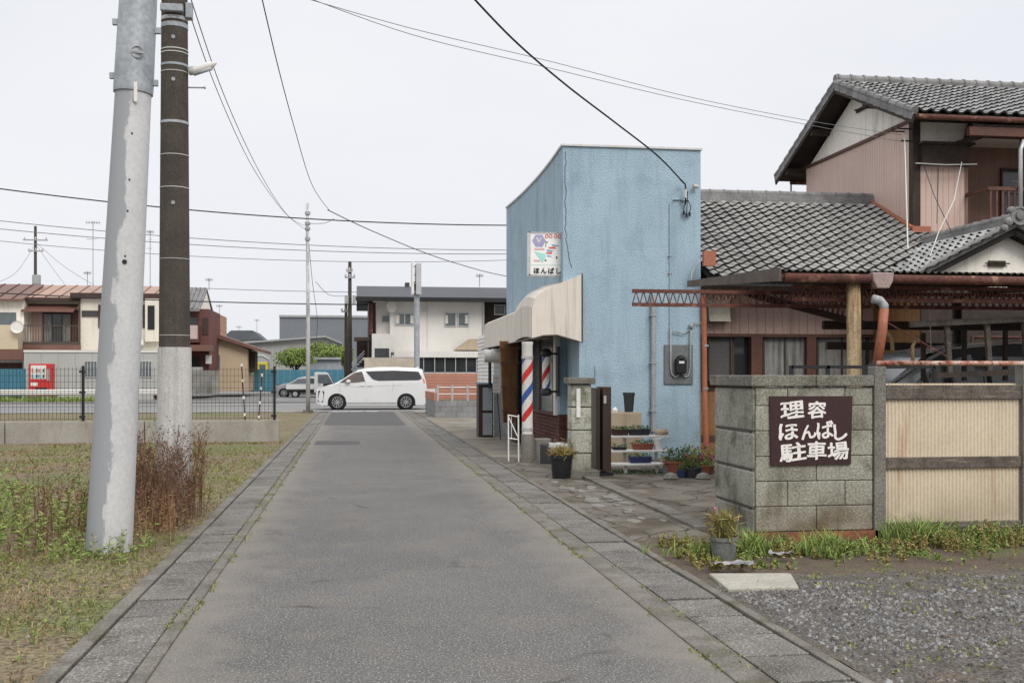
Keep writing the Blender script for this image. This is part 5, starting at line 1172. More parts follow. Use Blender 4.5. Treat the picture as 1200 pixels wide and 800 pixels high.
# kei truck
q = at(393.5, 460, 74.5); xt = q.x
kt = thing('kei_truck', 'small white flatbed pickup truck facing right', 'pickup truck', (xt-3.3, 74.5, 0))
g = MB(); g.prism([(xt,74.5,.35),(xt,74.5,.85),(xt-.12,74.5,.98),(xt-.5,74.5,1.68),(xt-.75,74.5,1.76),(xt-1.45,74.5,1.76),(xt-1.48,74.5,.35)], (0,1.42,0)); g.build('cab', m_carw, kt, bevel=.04)
g = MB(); g.prism([(xt-.2,74.493,1.0),(xt-.55,74.493,1.6),(xt-1.22,74.493,1.6),(xt-1.22,74.493,1.0)], (0,.004,0)); g.build('door_window', m_glassm, kt)
g = MB(); g.prism([(xt-.11,74.55,1.02),(xt-.47,74.55,1.64),(xt-.47,75.87,1.64),(xt-.11,75.87,1.02)], (.012,0,.01)); g.build('windscreen', m_glass, kt)
g = MB(); g.box(xt-1.2,xt-1.05,74.485,74.5,.9,.93); g.build('door_handle', m_black, kt)
g = MB(); g.box(xt-3.35,xt-1.52,74.5,74.53,.62,.92); g.box(xt-3.35,xt-1.52,75.89,75.92,.62,.92); g.box(xt-3.35,xt-3.32,74.53,75.89,.62,.92); g.box(xt-3.35,xt-1.5,74.53,75.89,.58,.64); g.build('flatbed', m_carw, kt)
g = MB(); g.box(xt-3.3,xt-.3,74.65,75.75,.33,.56); g.build('chassis', m_black, kt)
for x in (xt-.75, xt-2.75):
    for y in (74.58, 75.84):
        g = MB(); g.lathe((x,y,.27), [(.25,-.07),(.27,-.05),(.27,.05),(.25,.07)], 20, 'y'); wh = g.build('wheel', m_tyre, kt, smooth='auto'); g = MB(); s_ = -1 if y < 75 else 1; g.lathe((x,y+s_*.075,.27), [(.16,-.005),(.16,.005)], 16, 'y'); g.build('rim', m_rim, wh)
for y in (74.65, 75.7): g = MB(); g.box(xt-.01, xt+.012, y, y+.16, .7, .84); g.build('headlight', m_lamp, kt)
# dark van in the carport
topD = [(0,.8),(.1,.98),(.7,1.1),(1.1,1.2),(1.6,1.46),(2.1,1.8),(2.4,1.92),(3.2,2.0),(4.0,2.0),(4.5,1.88),(4.7,1.0)]
vehicle('dark_minivan', 'dark grey minivan parked in the carport behind the cream gate', 'minivan', 5.8, 14.6, 4.7, 1.72, topD, 1.12, (.9,3.7), .33, m_cardk,
        [('front_window',[(1.5,1.18),(2.15,1.66),(2.75,1.84),(2.8,1.18)],m_glass),('rear_window',[(2.9,1.18),(2.9,1.8),(4.2,1.78),(4.4,1.2)],m_glass)], m_glassm, ws=[('windscreen',1.2,2.25)])
g = MB(); hw_ = .86
g.tube([(7.0,13.78,1.25),(7.7,13.82,1.66),(8.2,13.86,1.91),(9.2,13.87,2.0),(10.4,13.9,1.98)], .022, 6); o_ = g.build('roof_trim', m_alu)
o_.parent = bpy.data.objects['dark_minivan']; o_.location = o_.location - Vector((5.8, 14.6, 0))
g = MB(); g.prism([(7.2,13.80,1.3),(7.5,13.78,1.3),(8.0,13.82,1.70),(7.82,13.84,1.69)], (0,-.02,.01)); o_ = g.build('pillar_reflection', m_cars); o_.parent = bpy.data.objects['dark_minivan']; o_.location = o_.location - Vector((5.8, 14.6, 0))  # silver wedge on the pillar, painting in the sky's reflection
# ================================================================ FAR SIDE OF THE STREET
def bpx(g, x0, y0, x1, y1, Y, dep):     # solid block whose front, at distance Y, spans these photo coordinates
    a, b = at(x0, y1, Y), at(x1, y0, Y); g.box(a.x, b.x, Y, Y+dep, a.z, b.z); return a, b
def part(parent, name, m, x0, y0, x1, y1, Y, dep, bevel=0):
    g = MB(); bpx(g, x0, y0, x1, y1, Y, dep); return g.build(name, m, parent, bevel=bevel)
def winpx(parent, x0, y0, x1, y1, Y, fr=None, pn=None, mull=1, fw=.05, hor=0):
    a, b = at(x0, y1, Y), at(x1, y0, Y); return window(parent, a.x, b.x, a.z, b.z, Y, fr or m_alu, pn or m_glass, mull, fw=fw, d=.06, hor=hor)
m_tanroof = M('tan_metal_roof', (.36,.235,.17), (.30,.19,.14), rough=.5, scale=.5, fine=10, famt=.06)
m_brroof = M('brown_metal_roof', (.17,.085,.065), (.13,.065,.05), rough=.5, scale=.5, fine=10, famt=.06)
m_creamw = M('cream_siding', (.64,.60,.51), (.58,.54,.46), scale=.5, fine=12, famt=.05, streak=((.3,.25,.18), .55, .8, .5))
m_beigep = M('beige_balcony_panel', (.56,.47,.33), (.5,.42,.3), scale=.5, fine=12, famt=.05)
m_greyw = M('grey_panel_wall', (.40,.40,.37), (.36,.36,.33), scale=.5, fine=12, famt=.05, streak=((.2,.2,.18), .55, .8, .4))
m_grass2 = m_green
def sloped(g, x0, x1, yf, yb, zf_, zb_, t=.12):
    g.prism([(x0,yf,zf_),(x0,yb,zb_),(x0,yb,zb_-t),(x0,yf,zf_-t)], (x1-x0,0,0))
def seams(g, x0, x1, yf, yb, zf_, zb_, step):
    x = x0
    while x <= x1: g.bar((x,yf-.01,zf_+.02),(x,yb,zb_+.02),.05,.05); x += step
# house one (far left)
Y = 71
hA = thing('beige_house', 'house at the far left with beige balcony panel and brown eaves', 'house', (at(10,470,Y).x, Y, 0))
part(hA, 'wall', m_plaster, -90, 350, 28, 470, Y, 8)
a, b = at(-90, 350, Y), at(30, 350, Y)
g = MB(); sloped(g, a.x, b.x, Y-.6, Y+4, a.z, a.z+1.3); g.m = 1; seams(g, a.x, b.x, Y-.6, Y+4, a.z, a.z+1.3, .9); g.build('roof', [m_brroof, m_darkwood], hA)
part(hA, 'window_band', m_glassm, -60, 366, 19, 380, Y-.02, .05)
part(hA, 'balcony', m_beigep, -60, 381, 21, 411, Y-1.2, 1.15)
part(hA, 'lower_eave', m_brroof, -90, 409, 27, 421, Y-1.6, 1.6)
part(hA, 'lower_timber_wall', m_brownw, -90, 425, 26, 468, Y-.05, .05)
g = MB(); a = at(20, 383, Y-1.6); g.lathe((a.x,a.y,a.z), [(.05,.1),(.35,.0),(.38,-.02),(.33,.02)], 16, 'y'); g.build('satellite_dish', m_white, hA)
# house two (tan roof)
Y = 72
hB = thing('tan_roof_house', 'long two-storey house with tan ribbed metal roof and a railed balcony', 'house', (at(110,470,Y).x, Y, 0))
part(hB, 'wall', m_creamw, 29, 349, 200, 470, Y, 8)
a, b = at(26, 350, Y), at(205, 350, Y); zt_ = at(100, 334.5, Y+4).z
g = MB(); sloped(g, a.x, b.x, Y-.7, Y+4, a.z+.05, zt_); sloped(g, a.x, b.x, Y+8.5, Y+4, a.z+.05, zt_); g.m = 1; seams(g, a.x, b.x, Y-.7, Y+4, a.z+.05, zt_, .8); g.build('roof', [m_tanroof, m_brroof], hB)
part(hB, 'gutter', m_brown, 26, 350, 205, 352.5, Y-.8, .1)
part(hB, 'recess', m_brownw, 37, 363, 92, 405, Y-.03, .03)
part(hB, 'shutter_panel', m_pinkd, 37, 366, 50, 402, Y-.08, .05)
winpx(hB, 50, 367, 84, 402, Y-.04, m_brown, m_glass, 2)
g = MB(); a, b = at(24, 366, Y-1.3), at(92, 357, Y); sloped(g, a.x, b.x, Y-1.3, Y, a.z+.1, at(60,356,Y).z, .06); g.build('awning', m_brroof, hB)
g = MB(); a, b = at(26, 405, Y-1.2), at(92, 381, Y-1.2)
g.box(a.x,b.x,Y-1.24,Y-1.18,b.z-.06,b.z); g.box(a.x,b.x,Y-1.24,Y-1.18,a.z,a.z+.25)
x = a.x
while x < b.x: g.box(x,x+.03,Y-1.22,Y-1.19,a.z,b.z); x += .16
g.build('balcony_railing', m_bronze, hB)
part(hB, 'balcony_floor', m_brroof, 22, 404, 93, 411, Y-1.3, 1.3)
part(hB, 'projecting_bay', m_creamw, 93.5, 349, 200, 410, Y-.9, .9)
part(hB, 'bay_eave', m_brown, 82, 344, 190, 349, Y-1.3, 1.3)
winpx(hB, 96, 364, 119, 371, Y-.92, m_bronze, m_glass, 3)
for x0, x1 in ((115,120),(167,174)): part(hB, 'shutter', m_brown, x0, 357, x1, 384, Y-1.0, .1)
part(hB, 'window_box', m_creamw, 170, 350, 186, 400, Y-1.4, .5); part(hB, 'shutter', m_black, 173, 358, 181, 386, Y-1.45, .06)
for x0, x1 in ((52,60),(74,82)): part(hB, 'curtain', m_curtain, x0, 370, x1, 400, Y-.07, .01)
part(hB, 'air_conditioner', m_whiteg, 160, 398, 168, 404, Y-1.4, .4); part(hB, 'downpipe', m_brown, 93, 349, 94, 410, Y-1.0, .08)
# low prefab
Y = 67.5
pf = thing('prefab_building', 'low grey panelled building behind the vending machine', 'building', (at(110,470,Y).x, Y, 0))
part(pf, 'wall', m_greyw, 28, 412, 206, 470, Y, 4)
part(pf, 'roof_edge', m_whiteg, 27.5, 410.5, 206.5, 412.5, Y-.06, 4.1)
for px in range(48, 200, 20): part(pf, 'panel_joint', m_pipeg, px, 413, px+.6, 470, Y-.012, .01)
for x0 in (99, 163): winpx(pf, x0, 423, x0+15, 442, Y, m_alu, m_glassm, 3, .04)
# vending machine
Y = 64
v_ = thing('vending_machine', 'red drinks vending machine in front of the low grey building', 'vending machine', (at(46,465,Y).x, Y, 0))
a, b = at(33.5, 463, Y), at(60, 426, Y)
part(v_, 'cabinet', m_red, 33.5, 426, 60, 464, Y, .8, .03)
part(v_, 'display', m_whiteg, 36, 428, 54, 444, Y-.02, .02)
for k in range(2):
    for i in range(6):
        c = at(38+i*2.6, 436+k*6.5, Y-.03); g = MB(); g.lathe((c.x,c.y-.02,c.z), [(.035,0),(.035,.19)], 8); g.build('can', (m_redf, m_bluef, m_white, m_teal, m_brown, m_black)[(i*2+k) % 6], v_)
part(v_, 'coin_panel', m_pipeg, 55, 432, 58, 446, Y-.02, .02); part(v_, 'dispensing_slot', m_black, 41, 454, 55, 458, Y-.02, .02); part(v_, 'advert_strip', m_white, 36, 448, 44, 452, Y-.02, .02)
g = MB(); bpx(g, 31, 463.5, 62, 466, Y-.1, 1.1); tag(g.build('machine_plinth', m_kerb), 'low concrete plinth under the red vending machine', 'plinth')
g = MB(); bpx(g, -30, 432, 29, 464, 66, .1)
for i in range(16): bpx(g, -30+i*3.9, 432, -28.4+i*3.9, 464, 65.96, .04)
m_bfence = M('blue_sheet_metal', (.06,.20,.27), (.05,.165,.225), rough=.5, scale=.5, fine=9, famt=.08, streak=((.14,.13,.11), .58, .8, .5))
tag(g.build('blue_sheet_fence', m_bfence), 'blue metal sheet fence left of the red vending machine', 'fence')
# guardrail
gr = thing('guardrail', 'white guardrail along the far side of the street on the left', 'guardrail', (-18, 61.2, 0))
a, b = at(-60, 455, 61.2), at(188, 455, 61.2)
g = MB()
for k in range(3): g.tube([(a.x,61.15,.72-.1*k),(b.x,61.15,.72-.1*k)], .055, 8)
g.build('beam', m_whiteg, gr, smooth=True)
x = b.x
while x > a.x: g = MB(); g.tube([(x,61.3,.0),(x,61.3,.75)], .06, 8); g.build('post', m_whiteg, gr); x -= 3.0
tuft = MB()
for i in range(2500): x = R.uniform(-26,-13.6); y = R.uniform(60.2,62.3); blade(tuft, x, y, .12, R.uniform(.1,.35), .03, .5)
kind(tuft.build('verge_grass', m_green, fix=False), 'stuff')
g = MB(); foliage(g, at(196,462,61.5), (.9,.5,.35), 700, .13); tag(g.build('red_tipped_shrub', M('red_green_leaves', (.12,.16,.04), (.25,.05,.04), island=.4, scale=3), fix=False), 'low red and green shrub at the end of the guardrail', 'shrub')
# red house
Y = 73
hC = thing('red_house', 'narrow dark red two-storey house with grey tiled gable roof', 'house', (at(230,470,Y).x, Y, 0))
part(hC, 'wall', M('dark_red_wall', (.15,.06,.05), (.12,.05,.045), scale=.5, fine=9, famt=.08), 205, 362, 245, 460, Y, 6)
a, b = at(205,362,Y-.6), at(243,338,Y+3)
g = MB(); sloped(g, a.x, b.x, Y-.8, Y+3, a.z, b.z, .15); sloped(g, a.x, b.x, Y+6.8, Y+3, a.z, b.z, .15)
x = a.x
while x < b.x: g.tube([(x,Y-.8,a.z+.03),(x,Y+3,b.z+.03)], .07, 6); x += .28
g.build('roof', m_ridge, hC)
g = MB(); g.prism([(b.x-.3,Y,a.z-.1),(b.x-.3,Y+3,b.z-.25),(b.x-.3,Y+6,a.z-.1)], (.25,0,0)); g.build('gable', m_plaster, hC)
winpx(hC, 221, 371, 232, 381, Y-.02, m_brown, m_glass, 0); part(hC, 'balcony_cloth', m_pinkf and M('pale_pink_cloth', (.5,.38,.36)), 220, 381, 231.5, 397, Y-.9, .05); part(hC, 'balcony', m_brownw, 205, 381, 233, 401, Y-.84, .8)
part(hC, 'shutter', m_brown, 237, 372, 244, 392, Y-.05, .05)
part(hC, 'lower_eave', m_brroof, 205, 404, 247, 411, Y-1.4, 1.4); part(hC, 'lower_dark_opening', m_black, 221, 418, 235, 430, Y-.05, .05)
part(hC, 'grey_cabinet', m_greyw, 224, 430, 236, 447, Y-1.5, .7); part(hC, 'air_conditioner', m_whiteg, 241, 416, 247, 426, Y-.5, .4)
g = MB(); bpx(g, 205, 434, 256, 461, 69, .2); tag(g.build('block_boundary_wall', M('stained_block', (.27,.26,.235), (.17,.165,.15), streak=((.08,.08,.07), .5, .7, .7), sscale=(2,2,.5))), 'stained grey block wall below the dark red house', 'wall')
g = MB(); a = at(245, 470, 69.5); bpx(g, 219, 437, 221, 463, 68.8, .1); bpx(g, 206, 437, 219, 463, 68.9, .1); tag(g.build('pale_blue_door', M('pale_blue_sheet', (.2,.34,.42))), 'pale blue sheet panel beside the concrete pole', 'panel')
# tan bungalow
Y = 78
hD = thing('tan_bungalow', 'tan stucco bungalow with a brown sloping roof edge', 'house', (at(275,460,Y).x, Y, 0))
m_tan = M('tan_stucco', (.48,.38,.26), (.44,.35,.24), scale=.6, fine=9, famt=.06)
a = [at(x, y, Y) for x, y in ((236,455),(236,396),(248,394),(304,410),(296,412),(290,455))]
g = MB(); g.prism([tuple(p) for p in (at(236,458,Y),at(236,392,Y),at(247,391,Y),at(290,409,Y),at(290,458,Y))], (0,8,0)); g.build('wall', m_tan, hD)
g = MB(); p, q = at(240, 386, Y-.6), at(306, 409, Y-.6); g.prism([p, q, q-Vector((0,0,.22)), p-Vector((0,0,.3))], (0,9,0)); g.build('roof', m_brown and m_brroof, hD)
winpx(hD, 247, 415, 258.5, 432, Y, m_alu, m_glassm, 0); part(hD, 'porch_post', m_darkwood, 290, 412, 299, 436, Y+1, 2)
g = MB(); bpx(g, 245.5, 369, 259, 392, 92, 4); 
for k in range(4): bpx(g, 245.4, 371+k*5, 259.1, 371.5+k*5, 91.97, 4.05)
tag(g.build('brick_tower', M('salmon_tiles', (.42,.25,.17), (.38,.22,.15))), 'small salmon-tiled tower block behind the tan bungalow', 'building')
g = MB(); bpx(g, 262, 396, 300, 399, 118, 8); bpx(g, 268, 388, 296, 396, 118, 8); hE = thing('distant_dark_roof_house', 'distant house with dark roof between the bungalow and the grey factory', 'house', (at(280,440,118).x,118,0)); g.build('wall', m_greyw, hE)
g = MB(); p = [at(262,394,117),at(271,387,117),at(296,387,117),at(309,398,117),at(262,399,117)]; g.prism(p, (0,9,0)); g.build('roof', m_brown and M('slate_roof', (.10,.11,.12)), hE)
# factory buildings
fb = thing('grey_warehouse', 'large dark grey windowless warehouse in the distance', 'warehouse', (at(380,440,140).x,140,0))
part(fb, 'wall', M('blue_grey_cladding', (.17,.185,.20), (.155,.17,.185), scale=.2, fine=3, famt=.04), 327.5, 371, 460, 446, 140, 25); part(fb, 'parapet', m_pipeg, 327, 370, 460.5, 371.5, 139.8, 25)
fw = thing('pale_workshop', 'pale corrugated workshop with a low pitched roof', 'workshop', (at(340,440,104).x,104,0))
g = MB(); p = [at(286,450,104),at(286,400,104),at(380,394,104),at(398,401,104),at(398,450,104)]; g.prism(p, (0,14,0)); g.build('wall', m_greyw, fw)
g = MB(); 
for px in range(288, 398, 3): p = at(px, 446, 103.95); q = at(px, 402, 103.95); g.box(p.x-.03,p.x+.03,103.93,104,p.z,q.z)
g.build('cladding_rib', m_pipeg, fw)
g = MB(); p = [at(283,400.5,103.4),at(381,393,103.4),at(401,401.5,103.4),at(401,403,103.4),at(381,395,103.4),at(283,402.5,103.4)]; g.prism(p, (0,15,0)); g.build('roof', m_pipeg, fw)
gs_ = thing('grey_flat_shed', 'small flat-roofed grey shed behind the pickup cab', 'shed', (at(380,440,88).x,88,0))
part(gs_, 'wall', m_greyw and M('blue_grey_wall', (.29,.31,.34)), 363, 421, 398, 446, 88, 4); part(gs_, 'roof', m_pipeg, 361.5, 418.5, 399, 421, 87.7, 4.6)
# blue fence
g = MB()
for i in range(22): bpx(g, 256+i*7.0, 433, 262.7+i*7.0, 458, 83, .06)
tag(g.build('long_blue_fence', m_bfence), 'long blue metal sheet fence behind the parked pickup', 'fence')
yv = thing('yellow_machine', 'yellow construction machine cab showing above the blue fence', 'machine', (at(308,440,90).x,90,0))
part(yv, 'cab', M('yellow_paint', (.55,.48,.08)), 301, 424, 314, 445, 90, 2, .1); part(yv, 'window', m_glassm, 304, 427, 311, 433, 89.97, .03)
g = MB(); g.tube([tuple(at(x,y,90)) for x,y in ((299,417),(308,417),(315,421),(317,430),(317,440))], .12, 8); g.build('exhaust_pipe', m_pipeg, yv)
# trees behind
def tree(name, label, px, pyc, pyb, Y, rx, rz, n, lm, s=.35):
    c = at(px, pyc, Y); t = thing(name, label, 'tree', (c.x, Y, 0))
    g = MB(); g.tube([(c.x,Y,-.1),(c.x+.1,Y,c.z*.5),(c.x,Y,c.z)], [.16,.12,.05], 8)
    for k in range(6): d = rdir(.5); g.tube([(c.x,Y,c.z*.6),(c.x+d.x*rx*.7,Y+d.y*rx*.7,c.z+abs(d.z)*rz*.6)], [.06,.02], 5)
    g.build('trunk', m_darkwood, t)
    g = MB(); foliage(g, c, (rx,rx*.8,rz), n, s*.9, 46); g.build('crown', lm, t, fix=False)
TG = 'trees behind the parked pickup'
tree('round_tree', 'low spreading dark green tree left of the grey shed', 346, 418, 0, 86, 1.9, .75, 3600, m_green, .2)
tree('round_tree', 'taller green tree right behind the grey shed', 381, 415, 0, 93, 2.1, 1.1, 4600, m_green, .22)
tree('round_tree', 'small bright green shrub tree in front of the utility pole', 404, 418, 0, 93, .8, .9, 1400, m_green, .2)
# white building
Y = 62
wb = thing('white_building', 'white two-storey building with dark metal roof and salmon brick base', 'building', (at(520,470,Y).x, Y, 0))
part(wb, 'upper_wall', m_whiteg, 457, 353, 566.5, 413, Y, 8)
part(wb, 'side_wall', m_whiteg, 441, 354, 458, 395, Y+.6, 7); part(wb, 'rear_dark_wall', m_brown, 432, 354, 442, 445, Y+2, 6)
part(wb, 'brick_pier', m_rust, 433, 356, 437, 392, Y+.4, .4)
part(wb, 'dark_side_bay', m_darkwood, 567, 352, 640, 412, Y+.8, 6); winpx(wb, 579, 357, 592, 369, Y+.78, m_alu, m_glassm, 0)
a, b = at(418, 352, Y-1), at(660, 352, Y-1); zt_ = at(500, 336, Y+4).z
m_slate = M('dark_slate_metal', (.055,.057,.065), (.045,.047,.055), rough=.55, scale=.4, fine=6, famt=.08)
g = MB(); sloped(g, a.x, b.x, Y-1, Y+4, a.z+.22, zt_, .22); sloped(g, a.x+.0, b.x, Y+9, Y+4, a.z+.2, zt_, .2); g.m = 1; g.box(a.x-.05,b.x,Y-1.1,Y-1,a.z-.02,a.z+.22); g.build('roof', [m_slate, m_black], wb)
g = MB()
x = at(440,350,Y).x
while x < at(566,350,Y).x: g.lathe((x,Y-.12,at(500,353,Y).z), [(.05,-.06),(.05,.06)], 8, 'y'); x += .24
g.box(at(437,350,Y).x, at(567,350,Y).x, Y-.1, Y-.02, at(500,355,Y).z, at(500,353.6,Y).z); g.build('eave_trim', m_whiteg, wb)
part(wb, 'roof_vent', m_slate, 475, 331, 480, 338, Y+4, 1)
for x0,y0,x1,y1,m_ in ((447,369,457,378,0),(463,367,485.5,381,1),(521,366,534.5,382.5,0),(536.5,366,549.5,382.5,0)): winpx(wb, x0, y0, x1, y1, Y+(.58 if x0 < 450 else -.01), m_alu, m_glassm, m_, .05)
part(wb, 'porch', m_whiteg, 436, 391, 458, 420, Y-.8, 1.5); part(wb, 'porch_opening', m_glass, 439, 408, 456, 419, Y-.83, .03)
part(wb, 'canopy_side', m_brown, 415, 395, 434, 399, Y, 1.5); part(wb, 'canopy_post', m_darkwood, 418, 399, 431, 430, Y+2, 1)
part(wb, 'beige_parapet', M('beige_wall', (.5,.44,.35)), 427, 419, 486, 447, Y-2.2, .3)
g = MB(); bpx(g, 462, 411.5, 566.5, 418.5, Y-1.6, 1.6); g.build('canopy', m_whiteg, wb)
part(wb, 'glazed_band', m_glass, 470, 418.5, 564.5, 437, Y-1.4, .05)
for px in (472,484,496,509,521,533.5,546,558,564): part(wb, 'window_bar', m_alu, px, 418.5, px+.9, 437, Y-1.46, .05)
part(wb, 'window_bar', m_alu, 470, 436, 565, 437.2, Y-1.46, .05)
g = MB(); p = [at(533,410,Y-1),at(551,397,Y-1),at(567,397,Y-1),at(567,410,Y-1)]; g.prism(p, (0,.9,0)); g.build('beige_lean_to_roof', m_beige, wb)
m_sbrick = M('salmon_brick', (.42,.19,.13), (.37,.165,.115), scale=.8, fine=10, famt=.08)
g = MB(); bpx(g, 470, 437.4, 600, 474, Y-1.5, .3); g.m = 1
for k in range(9): bpx(g, 470, 440+k*3.6, 600, 440.5+k*3.6, Y-1.52, .02)
g.build('brick_base', [m_sbrick, M('pale_mortar', (.5,.36,.3))], wb)
g = MB(); a = at(566.5,353,Y); g.tube([(a.x,Y-.1,a.z),(a.x,Y-.1,at(566,412,Y).z)], .05, 6); a = at(459,360,Y); g.build('downpipe', m_alu, wb)
g = MB(); a = at(459,360,Y); g.lathe((a.x,Y-.35,a.z), [(.04,.15),(.3,.02),(.32,0),(.28,.03)], 14, 'y'); g.build('satellite_dish', m_whiteg, wb)
for x0, x1 in ((464,468),(481,485),(522,525),(545,548.5)): part(wb, 'curtain', m_whiteg, x0, 369, x1, 379, Y-.045, .01)
part(wb, 'wall_vent', m_alu, 496, 362, 499, 365, Y-.1, .1); part(wb, 'wall_stain', M('rain_stain', (.45,.44,.41)), 500, 353, 500.6, 410, Y-.012, .01)
st_ = thing('metal_stairs', 'small outdoor metal stair beside the beige parapet wall', 'stairs', (at(420,445,61).x,61,0))
g = MB(); g.bar(at(412,434,61), at(427,419,61), .05, .12); g.bar(at(412,426,60.6), at(427,411,60.6), .03, .03); g.bar(at(412,429,60.6), at(427,414,60.6), .03, .03); g.build('rail', m_pipeg, st_)
for k in range(5): g = MB(); a = at(413.5+k*2.8, 433-k*2.8, 61); g.box(a.x-.1,a.x+.1,60.7,61.3,a.z,a.z+.03); g.build('tread', m_pipeg, st_)
# sign gantry pole
sp_ = thing('road_sign_pole', 'grey road sign pole with its signboard seen from the edge', 'sign', (at(488,475,57).x,57,0))
a = at(488.5, 470, 57); g = MB(); g.tube([(a.x,57,0),(a.x,57,at(488,330,57).z)], .15, 14); g.build('pole', m_galv, sp_, smooth='auto')
a, b = at(487.5, 345, 56.8), at(493.5, 309, 56.8); g = MB(); g.box(a.x, b.x, 56.6, 58.2, a.z, b.z); g.build('sign_panel', m_alu, sp_)
a, b = at(482.5, 345, 56.8), at(485, 307, 56.8); g = MB(); g.box(a.x, b.x, 56.6, 57.6, a.z, b.z)
g.build('sign_edge', m_white, sp_)
for k in range(4): g = MB(); c = at(485, 312+k*10, 56.8); g.box(c.x-.1,c.x+.2,56.75,56.85,c.z-.04,c.z+.04); g.build('bracket', m_galv, sp_)
# low planter wall on the right corner with rails
YP = 39
a = at(510, 491, YP); b = at(566, 491, YP); x0 = a.x; x1 = 9
pw = thing('planter_wall', 'low grey block planter wall topped by salmon brick at the right street corner', 'wall', (x0, YP, 0))
def blk(g, P, u, L, n, h):
    for i in range(n):
        x = -(.2 if i % 2 else 0)
        while x < L:
            s_, e = max(0,x)+.004, min(L,x+.4)-.004
            if e - s_ > .05:
                p = Vector(P)+Vector(u)*s_; q = Vector(P)+Vector(u)*e; nn = Vector(u).cross(Vector((0,0,1)))
                g.prism([p+Vector((0,0,i*h+.004)), q+Vector((0,0,i*h+.004)), q+Vector((0,0,(i+1)*h-.004)), p+Vector((0,0,(i+1)*h-.004))], -nn*.12)
            x += .4
g = MB(); blk(g, (x0,YP,0), (1,0,0), x1-x0, 3, .2); blk(g, (x0,YP+5.5,0), (0,-1,0), 5.5, 3, .2); g.build('blocks', M('grey_block', (.25,.25,.25), (.2,.2,.2), island=.12, scale=2, fine=30), pw)
g = MB(); g.box(x0-.01,x0+.14,YP+.3,YP+5.5,.6,.9); g.build('brick_course', m_sbrick, pw)
g = MB(); g.box(x0+.05,x1,YP+.12,YP+5.4,.3,.55); g.build('bed_soil', m_soil, pw)
rl = thing('low_railing', 'low galvanised two-rail fence on the planter wall', 'railing', (x0+.3, YP+.3, .6))
for px in (513, 530, 548, 566, 584): g = MB(); a = at(px, 452, YP+.3); g.box(a.x-.035,a.x+.035,YP+.27,YP+.33,.5,1.18); g.build('post', m_alu, rl)
for z in (.85, 1.1): g = MB(); a = at(513,450,YP+.3); g.tube([(a.x,YP+.3,z),(x1,YP+.3,z)], .022, 6); g.build('rail', m_alu, rl)
a, b = at(498,463,46), at(510,455.5,46)
sn = thing('small_white_sign', 'small white rectangular sign board with blue print at the right corner', 'sign', (a.x,46,a.z)); g = MB(); g.box(a.x,b.x,46,46.04,a.z,b.z); g.build('board', m_whiteg, sn); g = MB(); g.box(a.x+.05,b.x-.05,45.99,45.999,(a.z+b.z)/2-.04,(a.z+b.z)/2+.04); g.build('blue_print', M('pale_blue_print', (.2,.28,.5)), sn)
g = MB(); g.tube([(b.x+.05,46.02,0),(b.x+.05,46.02,b.z)], .03, 8); g.build('post', m_alu, sn)
# background utility poles
def upole(name, label, px, py_top, Y, r, arms=(), boxes=()):
    a = at(px, py_top, Y); t = thing(name, label, 'utility pole', (a.x, Y, 0))
    g = MB(); g.tube([(a.x,Y,-.1),(a.x,Y,a.z)], [r, r*.65], 12); g.build('shaft', m_poled, t, smooth='auto')
    for py, x0, x1 in arms: p, q = at(x0, py, Y-.2), at(x1, py, Y-.2); g = MB(); g.box(p.x,q.x,Y-.26,Y-.16,p.z-.05,p.z+.05); ar = g.build('crossarm', m_pipeg, t); 
    for py, x0, x1 in arms:
        for k in range(3):
            c = at(x0+(x1-x0)*(k+.15)/2.3, py, Y-.2); g = MB(); g.lathe((c.x,Y-.2,c.z+.05), [(.05,0),(.07,.06),(.05,.16),(.02,.2)], 8); g.build('insulator', m_porc, t)
    for x0, y0, x1, y1 in boxes: p, q = at(x0,y1,Y-.4), at(x1,y0,Y-.4); g = MB(); g.box(p.x,q.x,Y-.55,Y-.15,p.z,q.z); g.build('transformer', m_pipeg, t, bevel=.03)
    return t
upole('far_utility_pole', 'tall dark utility pole left of the white building', 410, 307, 72, .17, ((325,404,416),(318,406,413)), ((404,346,408.5,356),(413,346,417,357)))
upole('far_utility_pole', 'second shorter dark utility pole just left of the taller one', 405.5, 346, 73, .14, ((365,400,408),))
upole('far_utility_pole', 'distant utility pole with crossarms above the far left roofs', 41.5, 265, 95, .17, ((281,27,56),(294,33,51)), ((38,322,47,333),))
def antenna(px, py0, py1, Y, label, w=8, dbl=False):
    a, b = at(px, py1, Y), at(px, py0, Y); t = thing('roof_antenna', label, 'antenna', a)
    g = MB(); g.tube([a, b], .025, 6); g.build('mast', m_pipeg, t)
    g = MB(); k = b.z - .1; u = w*Y/1250/2
    g.tube([(b.x-u,Y,k),(b.x+u,Y,k)], .02, 5)
    for i in range(6): x = b.x-u+2*u*i/5; g.tube([(x,Y-.25,k),(x,Y+.25,k)], .012, 4); g.tube([(x,Y,k-.12),(x,Y,k+.12)], .012, 4)
    if dbl: g.tube([(b.x-u,Y,k-1.1),(b.x+u*.6,Y,k-1.1)], .02, 5); g.tube([(b.x-u*.5,Y,k-.5),(b.x+u*.5,Y,k-.5)], .02, 5)
    g.build('elements', m_pipeg, t)
antenna(109, 259, 336, 74, 'tall antenna mast above the tan roof, left of the leaning pole', 14, True)
antenna(102.5, 318, 336, 74, 'short double antenna left of the tall mast on the tan roof', 7)
antenna(176, 270, 336, 74, 'tall antenna mast seen between the two big poles', 7, True)
antenna(245, 326, 340, 75, 'antenna on the grey tiled gable roof', 7)
antenna(562, 321, 336, 66, 'antenna on the dark roof of the white building', 8)
antenna(280, 382, 394, 119, 'tiny antenna on the distant dark roof', 6)
antenna(257, 357, 369, 93, 'faint antenna above the salmon tower', 6)
